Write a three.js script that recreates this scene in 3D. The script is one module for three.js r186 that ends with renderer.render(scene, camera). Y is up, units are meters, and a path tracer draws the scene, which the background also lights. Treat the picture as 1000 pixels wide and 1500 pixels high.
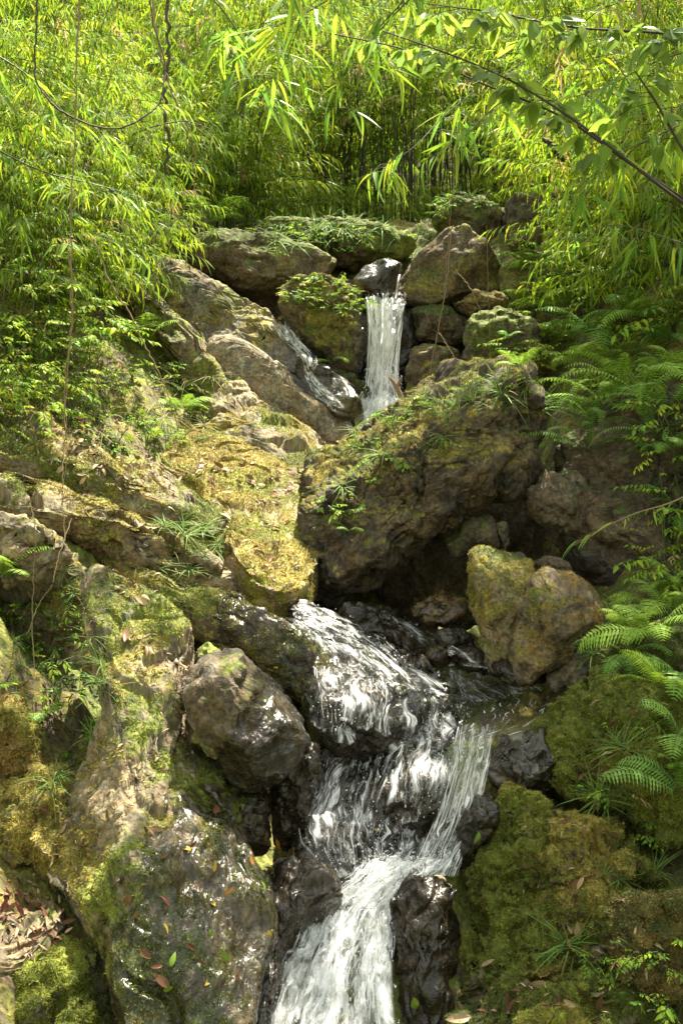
import * as THREE from 'three';
import { mergeGeometries } from 'three/addons/utils/BufferGeometryUtils.js';
import { createNoise3D } from 'simplex-noise';
import { MeshBVH } from 'three-mesh-bvh';

// ---------------------------------------------------------------- camera, sky, sun, exposure
const scene = new THREE.Scene();
const camera = new THREE.PerspectiveCamera(50, 2 / 3, 0.1, 400);
camera.position.set(0, 0, 0);                       // eye level is y = 0
camera.rotation.x = THREE.MathUtils.degToRad(-5);
camera.updateMatrixWorld(true);
const renderer = new THREE.WebGLRenderer({ antialias: true });
renderer.toneMapping = THREE.LinearToneMapping;
renderer.toneMappingExposure = 4.6;
renderer.shadowMap.enabled = true;

const SUN = new THREE.Vector3(0.16, 0.86, -0.42).normalize();      // high, a little behind the fall
{
  const W = 256, H = 128, data = new Float32Array(W * H * 4);
  for (let j = 0; j < H; j++) {
    const el = ((j + 0.5) / H - 0.5) * Math.PI, up = Math.sin(el);
    for (let i = 0; i < W; i++) {
      const az = ((i + 0.5) / W - 0.5) * 2 * Math.PI, d = new THREE.Vector3(Math.cos(el) * Math.cos(az), up, Math.cos(el) * Math.sin(az));
      const h = Math.max(0, 1 - Math.max(0, up)), near = Math.pow(Math.max(0, d.dot(SUN)), 6);
      const k = (j * W + i) * 4, b = up < 0 ? 0.25 : 1;
      data[k] = b * (0.88 + 0.14 * h + 0.75 * near); data[k + 1] = b * (0.93 + 0.1 * h + 0.7 * near); data[k + 2] = b * (0.96 + 0.02 * h + 0.5 * near); data[k + 3] = 1;
    }
  }
  const sky = new THREE.DataTexture(data, W, H, THREE.RGBAFormat, THREE.FloatType);
  sky.mapping = THREE.EquirectangularReflectionMapping; sky.magFilter = THREE.LinearFilter; sky.needsUpdate = true;
  scene.background = sky; scene.environment = sky; scene.backgroundIntensity = scene.environmentIntensity = 0.33;
}
const sun = new THREE.DirectionalLight(new THREE.Color(1, 0.92, 0.76), 5);
sun.position.copy(SUN).multiplyScalar(40).add(new THREE.Vector3(0, 0, -9));
sun.target.position.set(0, 0, -9);
sun.castShadow = true; sun.shadow.radius = 1.4; sun.shadow.mapSize.set(4096, 4096);
Object.assign(sun.shadow.camera, { left: -22, right: 22, top: 26, bottom: -18, near: 1, far: 90 });
scene.add(sun, sun.target);

// ---------------------------------------------------------------- helpers
function rng(seed) { let s = seed >>> 0; return () => { s = (s + 0x6d2b79f5) | 0; let t = Math.imul(s ^ (s >>> 15), 1 | s); t = (t + Math.imul(t ^ (t >>> 7), 61 | t)) ^ t; return ((t ^ (t >>> 14)) >>> 0) / 4294967296; }; }
const R0 = rng(11), n3 = createNoise3D(rng(7)), n3b = createNoise3D(rng(23));
const V = (x, y, z) => new THREE.Vector3(x, y, z);
const { clamp, lerp, smoothstep } = THREE.MathUtils;
function fbm(x, y, z, oct) { let a = 0, w = 0.5; for (let i = 0; i < oct; i++) { a += w * n3(x, y, z); x = x * 2.03 + 3.1; y = y * 2.03 - 1.7; z = z * 2.03 + 5.3; w *= 0.5; } return a; }
function ridge(x, y, z, oct) { let a = 0, w = 0.5; for (let i = 0; i < oct; i++) { a += w * (1 - Math.abs(n3b(x, y, z))); x = x * 2.1 + 1.3; y = y * 2.1 + 7.1; z = z * 2.1 - 2.9; w *= 0.5; } return a; }
const FOCAL = 750 / Math.tan(THREE.MathUtils.degToRad(25));
function rayDir(px, py) { return V((px - 500) / FOCAL, -(py - 750) / FOCAL, -1).applyQuaternion(camera.quaternion); }
function at(px, py, D) { const d = rayDir(px, py); return d.multiplyScalar(-D / d.z); }       // a picture point of the photograph, D metres into the valley
const names = new Map();
function numbered(name) { const n = names.get(name) ?? 0; names.set(name, n + 1); return n ? name + '_' + String(n).padStart(3, '0') : name; }
function shade(o) { o.castShadow = true; o.receiveShadow = true; return o; }
function tag(o, name, label, category, group, kind) {
  o.name = numbered(name); o.userData.label = label; o.userData.category = category;
  if (group) o.userData.group = group;
  if (kind) o.userData.kind = kind;
  scene.add(o); return o;
}
function part(o, name, parent, kind) { o.name = name; if (kind) o.userData.kind = kind; parent.add(shade(o)); return o; }
function inMetres(geometry, position) { return geometry.translate(-position.x, -position.y, -position.z); }

// ---------------------------------------------------------------- textures: grain only
function tileNoise(size, period, seed, oct) {                       // tiling value noise, 0..1
  const out = new Float32Array(size * size); let amp = 0.5, tot = 0;
  for (let o = 0; o < oct; o++, amp *= 0.55) {
    const P = period << o, r = rng(seed + o * 97), g = new Float32Array(P * P).map(() => r());
    tot += amp;
    for (let j = 0; j < size; j++) {
      const v = (j / size) * P, j0 = Math.floor(v), fv = v - j0, sv = fv * fv * (3 - 2 * fv), a = (j0 % P) * P, b = ((j0 + 1) % P) * P;
      for (let i = 0; i < size; i++) {
        const u = (i / size) * P, i0 = Math.floor(u), fu = u - i0, su = fu * fu * (3 - 2 * fu), c = i0 % P, d = (i0 + 1) % P;
        out[j * size + i] += amp * lerp(lerp(g[a + c], g[a + d], su), lerp(g[b + c], g[b + d], su), sv);
      }
    }
  }
  for (let k = 0; k < out.length; k++) out[k] /= tot;
  return out;
}
function dataTex(size, fn, srgb) {
  const d = new Uint8Array(size * size * 4);
  for (let k = 0; k < size * size; k++) { const c = fn(k); for (let i = 0; i < 3; i++) d[k * 4 + i] = clamp(c[i], 0, 1) * 255; d[k * 4 + 3] = 255; }
  const t = new THREE.DataTexture(d, size, size); t.wrapS = t.wrapT = THREE.RepeatWrapping; t.magFilter = THREE.LinearFilter;
  if (srgb) t.colorSpace = THREE.SRGBColorSpace;
  t.needsUpdate = true; return t;
}
const TS = 1024, nA = tileNoise(TS, 8, 1, 7), nB = tileNoise(TS, 64, 5, 4), nC = tileNoise(TS, 16, 9, 6);
const rockMap = dataTex(TS, (k) => { const g = 0.74 + (nA[k] - 0.5) * 0.5 + (nB[k] - 0.5) * 0.6, t = (nC[k] - 0.5) * 0.14; return [g + t, g, g - t]; }, true);
const rockBump = dataTex(TS, (k) => { const r = 1 - Math.abs(nA[k] - 0.5) * 3.2, f = nB[k]; const v = 0.35 * r + 0.35 * nC[k] + 0.42 * f; return [v, v, v]; });
const rockRough = dataTex(TS, (k) => { const v = clamp(0.35 + (nC[k] - 0.5) * 2.4, 0.1, 1); return [v, v, v]; });
const rockMat = new THREE.MeshStandardMaterial({ name: 'dry_rock', vertexColors: true, map: rockMap, bumpMap: rockBump, bumpScale: 0.02, roughness: 0.92 });
const wetMat = new THREE.MeshPhysicalMaterial({ name: 'wet_rock', vertexColors: true, map: rockMap, bumpMap: rockBump, bumpScale: 0.02, roughness: 0.5, roughnessMap: rockRough, ior: 1.42, clearcoat: 0.28, clearcoatRoughness: 0.18 });
// ---------------------------------------------------------------- ground: one sheet through surveyed points, out to the hills
const survey = [];
const sp = (px, py, D) => { const p = at(px, py, D); survey.push([p.x, p.z, p.y]); };
for (const a of [
  [470, 1500, 4.1], [560, 1400, 4.4], [600, 1320, 4.75], [560, 1230, 5.2], [520, 1100, 5.8], [470, 1000, 6.5], [430, 910, 7.1], [400, 880, 7.5], [740, 1105, 5.35], [790, 1085, 5.6], [700, 1105, 5.2], [760, 1070, 5.7], [830, 1060, 5.8], [650, 960, 6.8], [620, 910, 7.6], [600, 880, 8.4], [700, 890, 8.2], [660, 860, 9], [780, 860, 7.8], [740, 1000, 6.2],
  [500, 700, 9.0], [560, 700, 9.4], [565, 480, 10], [480, 480, 10.6], [350, 450, 11], [430, 350, 11.6], [700, 320, 12.4], [600, 330, 12.2],
  [20, 1560, 3.6], [60, 1340, 4.2], [70, 1160, 4.75], [40, 1010, 5.4], [0, 900, 5.2], [100, 840, 5.9], [0, 690, 6.5], [200, 700, 7.2], [300, 760, 7.4], [430, 830, 7.7], [420, 740, 8.4], [470, 690, 8.9], [330, 560, 9.2], [230, 420, 10.4], [260, 340, 11.6],
  [0, 470, 7.4], [60, 400, 8.2], [150, 480, 8.6], [120, 370, 9.4], [0, 250, 9.6], [100, 290, 11.5],
  [1000, 1540, 3.8], [700, 1540, 4.1], [800, 1260, 5.0], [1000, 1330, 4.5], [840, 1080, 5.6], [1000, 1040, 5.2], [900, 940, 6.2], [1000, 860, 5.9], [900, 780, 7.0], [1000, 560, 7.0], [850, 560, 8.2], [740, 440, 10.2], [1000, 360, 8.6], [850, 300, 11.2],
]) sp(...a);
for (const a of [[-3.2, -4, 0.2], [-4.5, -7, 2.4], [-7, -5, 2.6], [3.2, -4, 0.3], [4.8, -7, 2.4], [7, -5, 2.6], [0, -1.5, -2.9], [-2, -1.5, -2.2], [2, -1.5, -2.2], [0, 4, -3.6], [-5, 2, 0], [5, 2, 0], [-9, -12, 6], [9, -12, 6],
  [-2, -14, 2.4], [0, -14, 2.2], [2.5, -14, 2.3], [-4, -18, 5.2], [0, -18, 4.0], [4, -18, 4.8], [0, -26, 8.2], [-8, -24, 9.5], [8, -24, 9.5], [0, -40, 15], [-20, -40, 18], [20, -40, 18], [0, -80, 30], [-60, -60, 30], [60, -60, 30], [-40, -10, 18], [40, -10, 18], [-30, 30, 8], [30, 30, 8], [0, 40, -6]]) survey.push(a);
const ground = (() => {
  const n = survey.length, A = [], b = survey.map((s) => s[2]);
  const ph = (r) => Math.sqrt(r * r + 0.02);
  for (let i = 0; i < n; i++) A.push(Float64Array.from(survey, (s) => ph(Math.hypot(s[0] - survey[i][0], s[1] - survey[i][1]))));
  for (let i = 0; i < n; i++) A[i][i] -= 0.03;
  const w = Float64Array.from(b);
  for (let c = 0; c < n; c++) {
    let p = c; for (let r = c + 1; r < n; r++) if (Math.abs(A[r][c]) > Math.abs(A[p][c])) p = r;
    [A[c], A[p]] = [A[p], A[c]]; [w[c], w[p]] = [w[p], w[c]];
    for (let r = c + 1; r < n; r++) { const f = A[r][c] / A[c][c]; if (!f) continue; for (let k = c; k < n; k++) A[r][k] -= f * A[c][k]; w[r] -= f * w[c]; }
  }
  for (let c = n - 1; c >= 0; c--) { for (let k = c + 1; k < n; k++) w[c] -= A[c][k] * w[k]; w[c] /= A[c][c]; }
  return (x, z) => { let h = 0; for (let i = 0; i < n; i++) h += w[i] * ph(Math.hypot(survey[i][0] - x, survey[i][1] - z)); return h; };
})();
const solids = [];                                                   // what plants, leaves and water can rest on
function solid(mesh, name) {
  const g = mesh.geometry; g.computeBoundingSphere();
  const s = { mesh, name, off: mesh.position, bvh: new MeshBVH(g, { indirect: true, maxLeafSize: 8 }), c: g.boundingSphere.center.clone().add(mesh.position), r: g.boundingSphere.radius };
  solids.push(s); return s;
}
const tri = new THREE.Triangle();
function cast(origin, dir, filter) {
  let best = null;
  for (const s of solids) {
    if (filter && !filter(s)) continue;
    const oc = s.c.clone().sub(origin), t = oc.dot(dir); if (oc.lengthSq() - t * t > s.r * s.r) continue;
    const h = s.bvh.raycastFirst(new THREE.Ray(origin.clone().sub(s.off), dir), THREE.DoubleSide);
    if (h && (!best || h.distance < best.distance)) best = { distance: h.distance, point: h.point.clone().add(s.off), normal: h.face.normal.clone(), s };
  }
  if (best && best.normal.dot(dir) > 0) best.normal.negate();
  return best;
}
const ORIGIN = V(0, 0, 0);
const look = (px, py, filter) => cast(ORIGIN, rayDir(px, py).normalize(), filter);            // the surface at a picture point
const drop = (x, z, top = 12, filter) => cast(V(x, top, z), V(0, -1, 0), filter);              // the surface below a point

// stepped noise: flat patches between sharp little risers, as broken stone has
const facet = (x, y, z) => { const v = n3b(x, y, z) * 2.5, f = Math.floor(v), t = v - f; return (f + smoothstep(t, 0.62, 0.9)) / 2.5 - v / 2.5 * 0.55; };
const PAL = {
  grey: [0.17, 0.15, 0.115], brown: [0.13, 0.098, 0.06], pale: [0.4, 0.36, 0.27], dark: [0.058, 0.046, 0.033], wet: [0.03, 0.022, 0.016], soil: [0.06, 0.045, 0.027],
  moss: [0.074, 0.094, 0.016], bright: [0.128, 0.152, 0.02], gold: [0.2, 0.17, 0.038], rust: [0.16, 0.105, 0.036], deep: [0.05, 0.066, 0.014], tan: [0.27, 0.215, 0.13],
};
const mix3 = (a, b, t) => [lerp(a[0], b[0], t), lerp(a[1], b[1], t), lerp(a[2], b[2], t)];
const MAPGAIN = 1.75;                                                // the grain map darkens by about this much
// colour of stone and of the moss that grows on it in patches with ragged edges
function stone(x, y, z, ny, o) {
  const big = fbm(x * 1.4 + 9, y * 1.4, z * 1.4, 3), mid = fbm(x * 9, y * 9 + 4, z * 9, 3), fine = n3(x * 34, y * 34, z * 34) * 0.6 + n3b(x * 75, y * 75, z * 75) * 0.4;
  let c = mix3(PAL[o.rock ?? 'grey'], PAL[o.rock2 ?? 'brown'], clamp(0.5 + big * 1.3 + mid * 0.9, 0, 1));
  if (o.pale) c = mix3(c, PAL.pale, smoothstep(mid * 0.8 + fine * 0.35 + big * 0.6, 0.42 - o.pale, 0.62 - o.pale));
  const speck = 1 + fine * 0.2 + mid * 0.18;
  c = [c[0] * speck, c[1] * speck, c[2] * speck];
  const cover = (o.moss ?? 0) * 1.7 - 0.75 + (ny - 0.35) * (o.up ?? 0.6) + big * 0.9 + mid * 0.65 + fine * 0.28;
  const m = smoothstep(cover, -0.08, 0.2);
  if (m > 0) {
    let q = mix3(PAL[o.m1 ?? 'moss'], PAL[o.m2 ?? 'bright'], clamp(0.45 + n3(x * 1.7, y * 1.7 + 8, z * 1.7) * 0.5 + mid * 0.8 + fine * 0.25, 0, 1));
    if (o.m3) q = mix3(q, PAL[o.m3], 0.85 * smoothstep(n3b(x * 1.6, y * 1.6, z * 1.6 + 3) + mid * 0.9 + fine * 0.3, -0.1, 0.6));
    const k = 1 + fine * 0.38 + mid * 0.2;
    c = mix3(c, [q[0] * k, q[1] * k, q[2] * k], m);
  }
  return [c, m];
}
{
  const axis = (list) => { const o = []; for (const [a, b, n] of list) for (let i = 0; i < n; i++) o.push(a + ((b - a) * i) / n); o.push(list[list.length - 1][1]); return o; };
  const xs = axis([[-90, -20, 14], [-20, -8, 20], [-8, -3.6, 50], [-3.6, 3.6, 210], [3.6, 8, 50], [8, 20, 20], [20, 90, 14]]);
  const zs = axis([[50, 2, 14], [2, -3, 30], [-3, -12.5, 240], [-12.5, -20, 60], [-20, -40, 50], [-40, -120, 20]]);
  const nx = xs.length, nz = zs.length, pos = new Float32Array(nx * nz * 3), col = new Float32Array(nx * nz * 3), uv = new Float32Array(nx * nz * 2);
  for (let j = 0, k = 0; j < nz; j++) for (let i = 0; i < nx; i++, k++) {
    const x = xs[i], z = zs[j], h = ground(x, z), near = Math.abs(x) < 8 && z < 1 && z > -22 ? 1 : 0.4;
    const y = h + near * (fbm(x * 0.9, 3, z * 0.9, 3) * 0.16 + fbm(x * 4, h * 4, z * 4, 4) * 0.075 + (ridge(x * 3, h * 3, z * 3, 2) - 0.5) * 0.06);
    pos.set([x, y, z], k * 3); uv.set([x / 1.1 + y * 0.4, z / 1.1 + y * 0.5], k * 2);
  }
  const idx = [];
  for (let j = 0; j < nz - 1; j++) for (let i = 0; i < nx - 1; i++) { const a = j * nx + i, b = a + 1, c = a + nx, d = c + 1; idx.push(a, b, c, b, d, c); }
  const g = new THREE.BufferGeometry(); g.setAttribute('position', new THREE.BufferAttribute(pos, 3)); g.setAttribute('uv', new THREE.BufferAttribute(uv, 2)); g.setIndex(idx); g.computeVertexNormals();
  for (let k = 0; k < nx * nz; k++) {
    const x = pos[k * 3], y = pos[k * 3 + 1], z = pos[k * 3 + 2], ny = g.attributes.normal.getY(k);
    const [c] = stone(x, y, z, ny, { rock: 'brown', rock2: 'soil', moss: 0.5, m1: 'moss', m2: 'bright', m3: 'gold' });
    col.set([c[0] * MAPGAIN, c[1] * MAPGAIN, c[2] * MAPGAIN], k * 3);
  }
  g.setAttribute('color', new THREE.BufferAttribute(col, 3));
  const m = shade(new THREE.Mesh(boxMapped(g, g.attributes.normal.array, idx, [], () => {}), rockMat));
  tag(m, 'ground', 'earth and bedrock of the ravine under the boulders and the forest', 'ground', null, 'structure');
  solid(m, 'ground');
}

// texture coordinates in metres, looked up along x, y or z, whichever the smooth surface faces most
function boxMapped(g, base, idx, extra, give) {
  const p = g.attributes.position.array, nn = g.attributes.normal.array, cc = g.attributes.color.array, key = new Map(), P = [], N = [], C = [], U = [], I = [], X = extra.map(() => []);
  for (let t = 0; t < idx.length; t += 3) {
    let a = 0, b = 0, c = 0; for (let q = 0; q < 3; q++) { const k = idx[t + q] * 3; a += base[k]; b += base[k + 1]; c += base[k + 2]; }
    a = Math.abs(a); b = Math.abs(b); c = Math.abs(c); const axis = a > b && a > c ? 0 : b > c ? 1 : 2;
    for (let q = 0; q < 3; q++) {
      const v = idx[t + q], id = v * 3 + axis; let at_ = key.get(id);
      if (at_ === undefined) {
        at_ = P.length / 3; key.set(id, at_); const k = v * 3; P.push(p[k], p[k + 1], p[k + 2]); N.push(nn[k], nn[k + 1], nn[k + 2]); C.push(cc[k], cc[k + 1], cc[k + 2]);
        const u = axis === 0 ? [p[k + 2], p[k + 1]] : axis === 1 ? [p[k], p[k + 2]] : [p[k], p[k + 1]]; U.push((u[0] * 0.87 + u[1] * 0.5) / 0.9 + axis * 0.37, (u[1] * 0.87 - u[0] * 0.5) / 0.9); extra.forEach((e, i) => X[i].push(e[v]));
      }
      I.push(at_);
    }
  }
  const o = new THREE.BufferGeometry(); o.setAttribute('position', new THREE.Float32BufferAttribute(P, 3)); o.setAttribute('normal', new THREE.Float32BufferAttribute(N, 3)); o.setAttribute('color', new THREE.Float32BufferAttribute(C, 3)); o.setAttribute('uv', new THREE.Float32BufferAttribute(U, 2)); o.setIndex(I);
  give(X); return o;
}
// ---------------------------------------------------------------- boulders and slabs: an outline, a lean, a thickness, facets, cracks and grit
let rockSeed = 100;
const rocks = {};
function rock(key, label, o) {
  const rr = rng(rockSeed++), out = o.o, nP = out.length;
  let cx = o.c?.[0], cy = o.c?.[1];
  if (cx === undefined) { let A = 0; cx = cy = 0; for (let i = 0; i < nP; i++) { const p = out[i], q = out[(i + 1) % nP], w = p[0] * q[1] - q[0] * p[1]; A += w; cx += (p[0] + q[0]) * w; cy += (p[1] + q[1]) * w; } cx /= 3 * A; cy /= 3 * A; }
  const depth = (x, y) => o.D + ((o.dx ?? 0) * (x - cx)) / 100 - ((o.dy ?? 0) * (y - cy)) / 100;
  const C = at(cx, cy, o.D), P = out.map(([x, y]) => at(x, y, depth(x, y)).sub(C));
  const N = V(0, 0, 0); for (let i = 0; i < nP; i++) N.add(P[i].clone().cross(P[(i + 1) % nP])); N.normalize(); if (N.z < 0) N.negate();
  if (o.n) N.lerp(V(...o.n).normalize(), 0.5).normalize();
  const RES = 360, rim = [];
  for (let k = 0; k < RES; k++) {                                     // the outline at every angle, straight between its points
    const th = (k / RES) * 2 * Math.PI, ux = Math.cos(th), uy = Math.sin(th); let best = null, far = -1;
    for (let i = 0; i < nP; i++) { const a = P[i], b = P[(i + 1) % nP], ex = b.x - a.x, ey = b.y - a.y, den = ux * ey - uy * ex; if (Math.abs(den) < 1e-9) continue; const t = (a.x * ey - a.y * ex) / den, s = (a.x * uy - a.y * ux) / den; if (t > 0 && s >= -1e-6 && s <= 1 + 1e-6 && t > far) { far = t; best = a.clone().lerp(b, s); } }
    rim.push(best ?? V(ux, uy, 0).multiplyScalar(0.05));
  }
  const soft = rim.map((_, k) => { const s = V(0, 0, 0); for (let d = -5; d <= 5; d++) s.add(rim[(k + d + RES) % RES]); return s.multiplyScalar(1 / 11); });
  const size = rim.reduce((s, v) => s + v.length(), 0) / RES, px = Math.max(...out.map((p) => p[0])) - Math.min(...out.map((p) => p[0])), py = Math.max(...out.map((p) => p[1])) - Math.min(...out.map((p) => p[1]));
  const n = clamp(Math.round(Math.max(px, py) * (o.res ?? 0.52) * 0.84), 36, o.cap ?? 230), e = o.e ?? 0.8, tf = o.tf ?? size * 0.8, tb = o.tb ?? size * 0.8;
  const cuts = []; for (let i = 0; i < (o.cuts ?? 7); i++) { const a = rr() * 6.283, q = 0.25 + rr() * 0.75; cuts.push([Math.cos(a) * q, Math.sin(a) * q, Math.sqrt(1 - q * q), 0.7 + rr() * 0.22]); }
  const M = (n + 1) * (n + 1), pos = new Float32Array(M * 3), uv = new Float32Array(M * 2), off = V(rr() * 50, rr() * 50, rr() * 50), amp = (o.rough ?? 1);
  const v = V(0, 0, 0);
  for (let j = 0, k = 0; j <= n; j++) for (let i = 0; i <= n; i++, k++) {
    let u = (i / n) * 2 - 1, w = (j / n) * 2 - 1; uv.set([(u * size * 1.6 + off.x) / 1.1, (w * size * 1.6 + off.y) / 1.1], k * 2);
    let a = u, b = w, c = 1 - Math.abs(u) - Math.abs(w);
    if (c < 0) { a = (1 - Math.abs(w)) * Math.sign(u || 1); b = (1 - Math.abs(u)) * Math.sign(w || 1); }
    const l = Math.hypot(a, b, c); a /= l; b /= l; c /= l;
    let s = Math.hypot(a, b); const ca = s > 1e-9 ? a / s : 1, sa = s > 1e-9 ? b / s : 0;
    let S = Math.pow(s, e), T = Math.sign(c) * Math.pow(Math.abs(c), e), X = ca * S, Y = sa * S;
    for (const q of cuts) { const d = X * q[0] + Y * q[1] + T * q[2] - q[3]; if (d > 0) { X -= q[0] * d * 0.9; Y -= q[1] * d * 0.9; T -= q[2] * d * 0.9; } }
    S = Math.hypot(X, Y); const th = (Math.atan2(Y, X) / (2 * Math.PI) + 1) % 1 * RES, t0 = Math.floor(th) % RES, t1 = (t0 + 1) % RES, f = th - Math.floor(th);
    v.copy(soft[t0]).lerp(soft[t1], f).multiplyScalar(S).addScaledVector(N, T * (T > 0 ? tf : tb));
    pos.set([v.x, v.y, v.z], k * 3);
  }
  let idx = [];
  for (let j = 0; j < n; j++) for (let i = 0; i < n; i++) { const p = j * (n + 1) + i, q = p + 1, r = p + n + 1, t = r + 1; if ((i < n / 2) === (j < n / 2)) idx.push(p, q, r, q, t, r); else idx.push(p, q, t, p, t, r); }
  let g = new THREE.BufferGeometry(); g.setAttribute('position', new THREE.BufferAttribute(pos, 3)); g.setIndex(idx); g.computeVertexNormals();
  const base = Float32Array.from(g.attributes.normal.array);
  const relief = (amount) => {
    const nn = Float32Array.from(g.attributes.normal.array);
    for (let k = 0; k < M; k++) {
      const x = pos[k * 3] + C.x + off.x, y = pos[k * 3 + 1] + C.y + off.y, z = pos[k * 3 + 2] + C.z + off.z, d = amount(x, y, z, nn[k * 3 + 1]);
      for (let c = 0; c < 3; c++) pos[k * 3 + c] += nn[k * 3 + c] * d;
    }
    g.computeVertexNormals();
  };
  const st = o.strata, sn = st ? V(...st.n).normalize() : null;
  relief((x, y, z) => {
    let d = amp * size * (fbm(x * 1.3 / size, y * 1.3 / size, z * 1.3 / size, 2) * 0.15 - Math.max(0, ridge(x * 1.3 / size, y * 1.3 / size, z * 1.3 / size, 1) - 0.465) * 1.5);
    if (st) { const q = (x * sn.x + y * sn.y + z * sn.z) / st.step + fbm(x * 1.5, y * 1.5, z * 1.5, 2) * 1.6, fr = q - Math.floor(q); d -= st.deep * (smoothstep(fr, 0.7, 0.93) * (1 - smoothstep(fr, 0.95, 1))) * clamp(0.6 + n3(x * 2, y * 2, z * 2), 0, 1.2); d += st.deep * 0.35 * n3(Math.floor(q) * 3.7, x, z); }
    return d;
  });
  relief((x, y, z) => amp * (fbm(x * 4, y * 4, z * 4, 2) * 0.05 + facet(x * 2.6, y * 2.6, z * 2.6) * 0.034 + facet(x * 7, y * 7, z * 7) * 0.009 - Math.max(0, ridge(x * 4, y * 4 + 3, z * 4, 1) - 0.44) * 0.4 + fbm(x * 17, y * 17, z * 17, 3) * (o.grit ?? 0.013)));
  const col = new Float32Array(M * 3), nor = g.attributes.normal.array; let mossy = new Float32Array(M), wetness = new Float32Array(M);
  for (let k = 0; k < M; k++) {
    const x = pos[k * 3] + C.x, y = pos[k * 3 + 1] + C.y, z = pos[k * 3 + 2] + C.z;
    let oo = o; const w = typeof o.wet === 'function' ? o.wet(x, y, z) + fbm(x * 5, y * 5, z * 5, 3) * 0.5 : o.wet ?? 0;
    wetness[k] = w;
    let [c, m] = stone(x, y, z, nor[k * 3 + 1], oo);
    if (w > 0.5) { const t = smoothstep(w, 0.5, 0.62), soak = 0.3 + 0.25 * clamp(n3(x * 9, y * 9, z * 9), 0, 1); c = [lerp(c[0], c[0] * soak, t), lerp(c[1], c[1] * soak, t), lerp(c[2], c[2] * soak, t)]; }
    mossy[k] = m; col.set([c[0] * MAPGAIN, c[1] * MAPGAIN, c[2] * MAPGAIN], k * 3);
  }
  g.setAttribute('color', new THREE.BufferAttribute(col, 3)); g.setAttribute('uv', new THREE.BufferAttribute(uv, 2));
  g = boxMapped(g, base, idx, [mossy, wetness], (lists) => { [mossy, wetness] = lists; });
  idx = Array.from(g.index.array);
  let mat = rockMat;
  if (o.wet) {                                                       // wet faces take the wet stone
    const dry = [], wet = []; for (let t = 0; t < idx.length; t += 3) (wetness[idx[t]] + wetness[idx[t + 1]] + wetness[idx[t + 2]] > 1.5 ? wet : dry).push(idx[t], idx[t + 1], idx[t + 2]);
    g.setIndex(dry.concat(wet)); g.addGroup(0, dry.length, 0); g.addGroup(dry.length, wet.length, 1); mat = dry.length ? [rockMat, wetMat] : [wetMat, wetMat];
  }
  const m = shade(new THREE.Mesh(g, mat)); m.position.copy(C);
  tag(m, o.name ?? 'boulder', label, o.category ?? 'rock', o.group);
  const s = solid(m, key); s.mossy = mossy; s.o = o; rocks[key] = s; return s;
}
const always = () => 1;
// lower left bank
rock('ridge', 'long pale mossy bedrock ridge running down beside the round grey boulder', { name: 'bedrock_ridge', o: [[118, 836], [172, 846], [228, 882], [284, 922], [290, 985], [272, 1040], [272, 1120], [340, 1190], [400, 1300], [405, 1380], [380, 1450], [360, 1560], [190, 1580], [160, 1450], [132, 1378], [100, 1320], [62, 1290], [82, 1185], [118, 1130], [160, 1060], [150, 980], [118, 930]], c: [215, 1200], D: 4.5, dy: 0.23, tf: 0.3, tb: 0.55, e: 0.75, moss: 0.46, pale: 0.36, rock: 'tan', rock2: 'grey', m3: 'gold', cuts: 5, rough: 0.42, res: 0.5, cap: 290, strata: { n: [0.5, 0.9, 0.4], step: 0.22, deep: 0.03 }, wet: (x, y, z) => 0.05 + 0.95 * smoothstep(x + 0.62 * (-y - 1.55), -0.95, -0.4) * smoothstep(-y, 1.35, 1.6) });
rock('round', 'rounded grey boulder with a dry buff side and a dark wet side', { o: [[302, 962], [345, 955], [392, 1005], [440, 1052], [455, 1085], [430, 1130], [378, 1158], [330, 1132], [285, 1092], [268, 1040], [275, 985]], D: 4.75, tf: 0.26, tb: 0.35, e: 0.85, moss: 0.06, rock: 'grey', rock2: 'brown', cuts: 4, rough: 0.5, wet: (x, y, z) => smoothstep(x - 0.45 * (y + 1.25), -0.5, -0.38) * 0.95 });
rock('under_round', 'brown mossy rock wedged beneath the rounded grey boulder', { o: [[272, 1095], [330, 1130], [385, 1170], [398, 1235], [360, 1265], [300, 1230], [268, 1160]], D: 4.72, tf: 0.2, tb: 0.3, moss: 0.35, rock: 'brown', rock2: 'dark', wet: (x) => smoothstep(x, -0.5, -0.35) });
rock('chock', 'small olive mossy stone tucked behind the rounded grey boulder', { o: [[284, 950], [305, 942], [325, 955], [312, 985], [288, 985]], D: 5.15, tf: 0.08, tb: 0.1, moss: 0.7, cuts: 3 });
rock('tongue', 'narrow mossy rock tongue sloping to the stream with a wet tip', { o: [[120, 778], [180, 812], [240, 858], [330, 868], [390, 890], [470, 930], [490, 985], [462, 1035], [425, 1030], [385, 985], [330, 965], [262, 905], [180, 870], [128, 820]], c: [330, 912], D: 5.95, dx: -0.12, dy: 0.2, tf: 0.18, tb: 0.4, moss: 0.55, rock: 'brown', rock2: 'grey', m3: 'gold', rough: 0.6, cuts: 4, wet: (x, y) => smoothstep(x, -0.85, -0.5) });
rock('shelf', 'long diagonal mossy ledge with a row of grass tufts and a dark crack', { name: 'rock_ledge', o: [[-60, 690], [40, 708], [130, 735], [220, 772], [300, 815], [372, 845], [364, 878], [300, 876], [220, 850], [140, 800], [50, 765], [-60, 770]], c: [160, 780], D: 6.25, dx: 0.22, dy: 0.32, tf: 0.15, tb: 0.5, e: 0.55, moss: 0.42, rock: 'tan', rock2: 'brown', m2: 'bright', m3: 'gold', strata: { n: [0.45, 0.9, 0.3], step: 0.16, deep: 0.07 }, rough: 0.5, cuts: 3, cap: 270, res: 0.6 });
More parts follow.
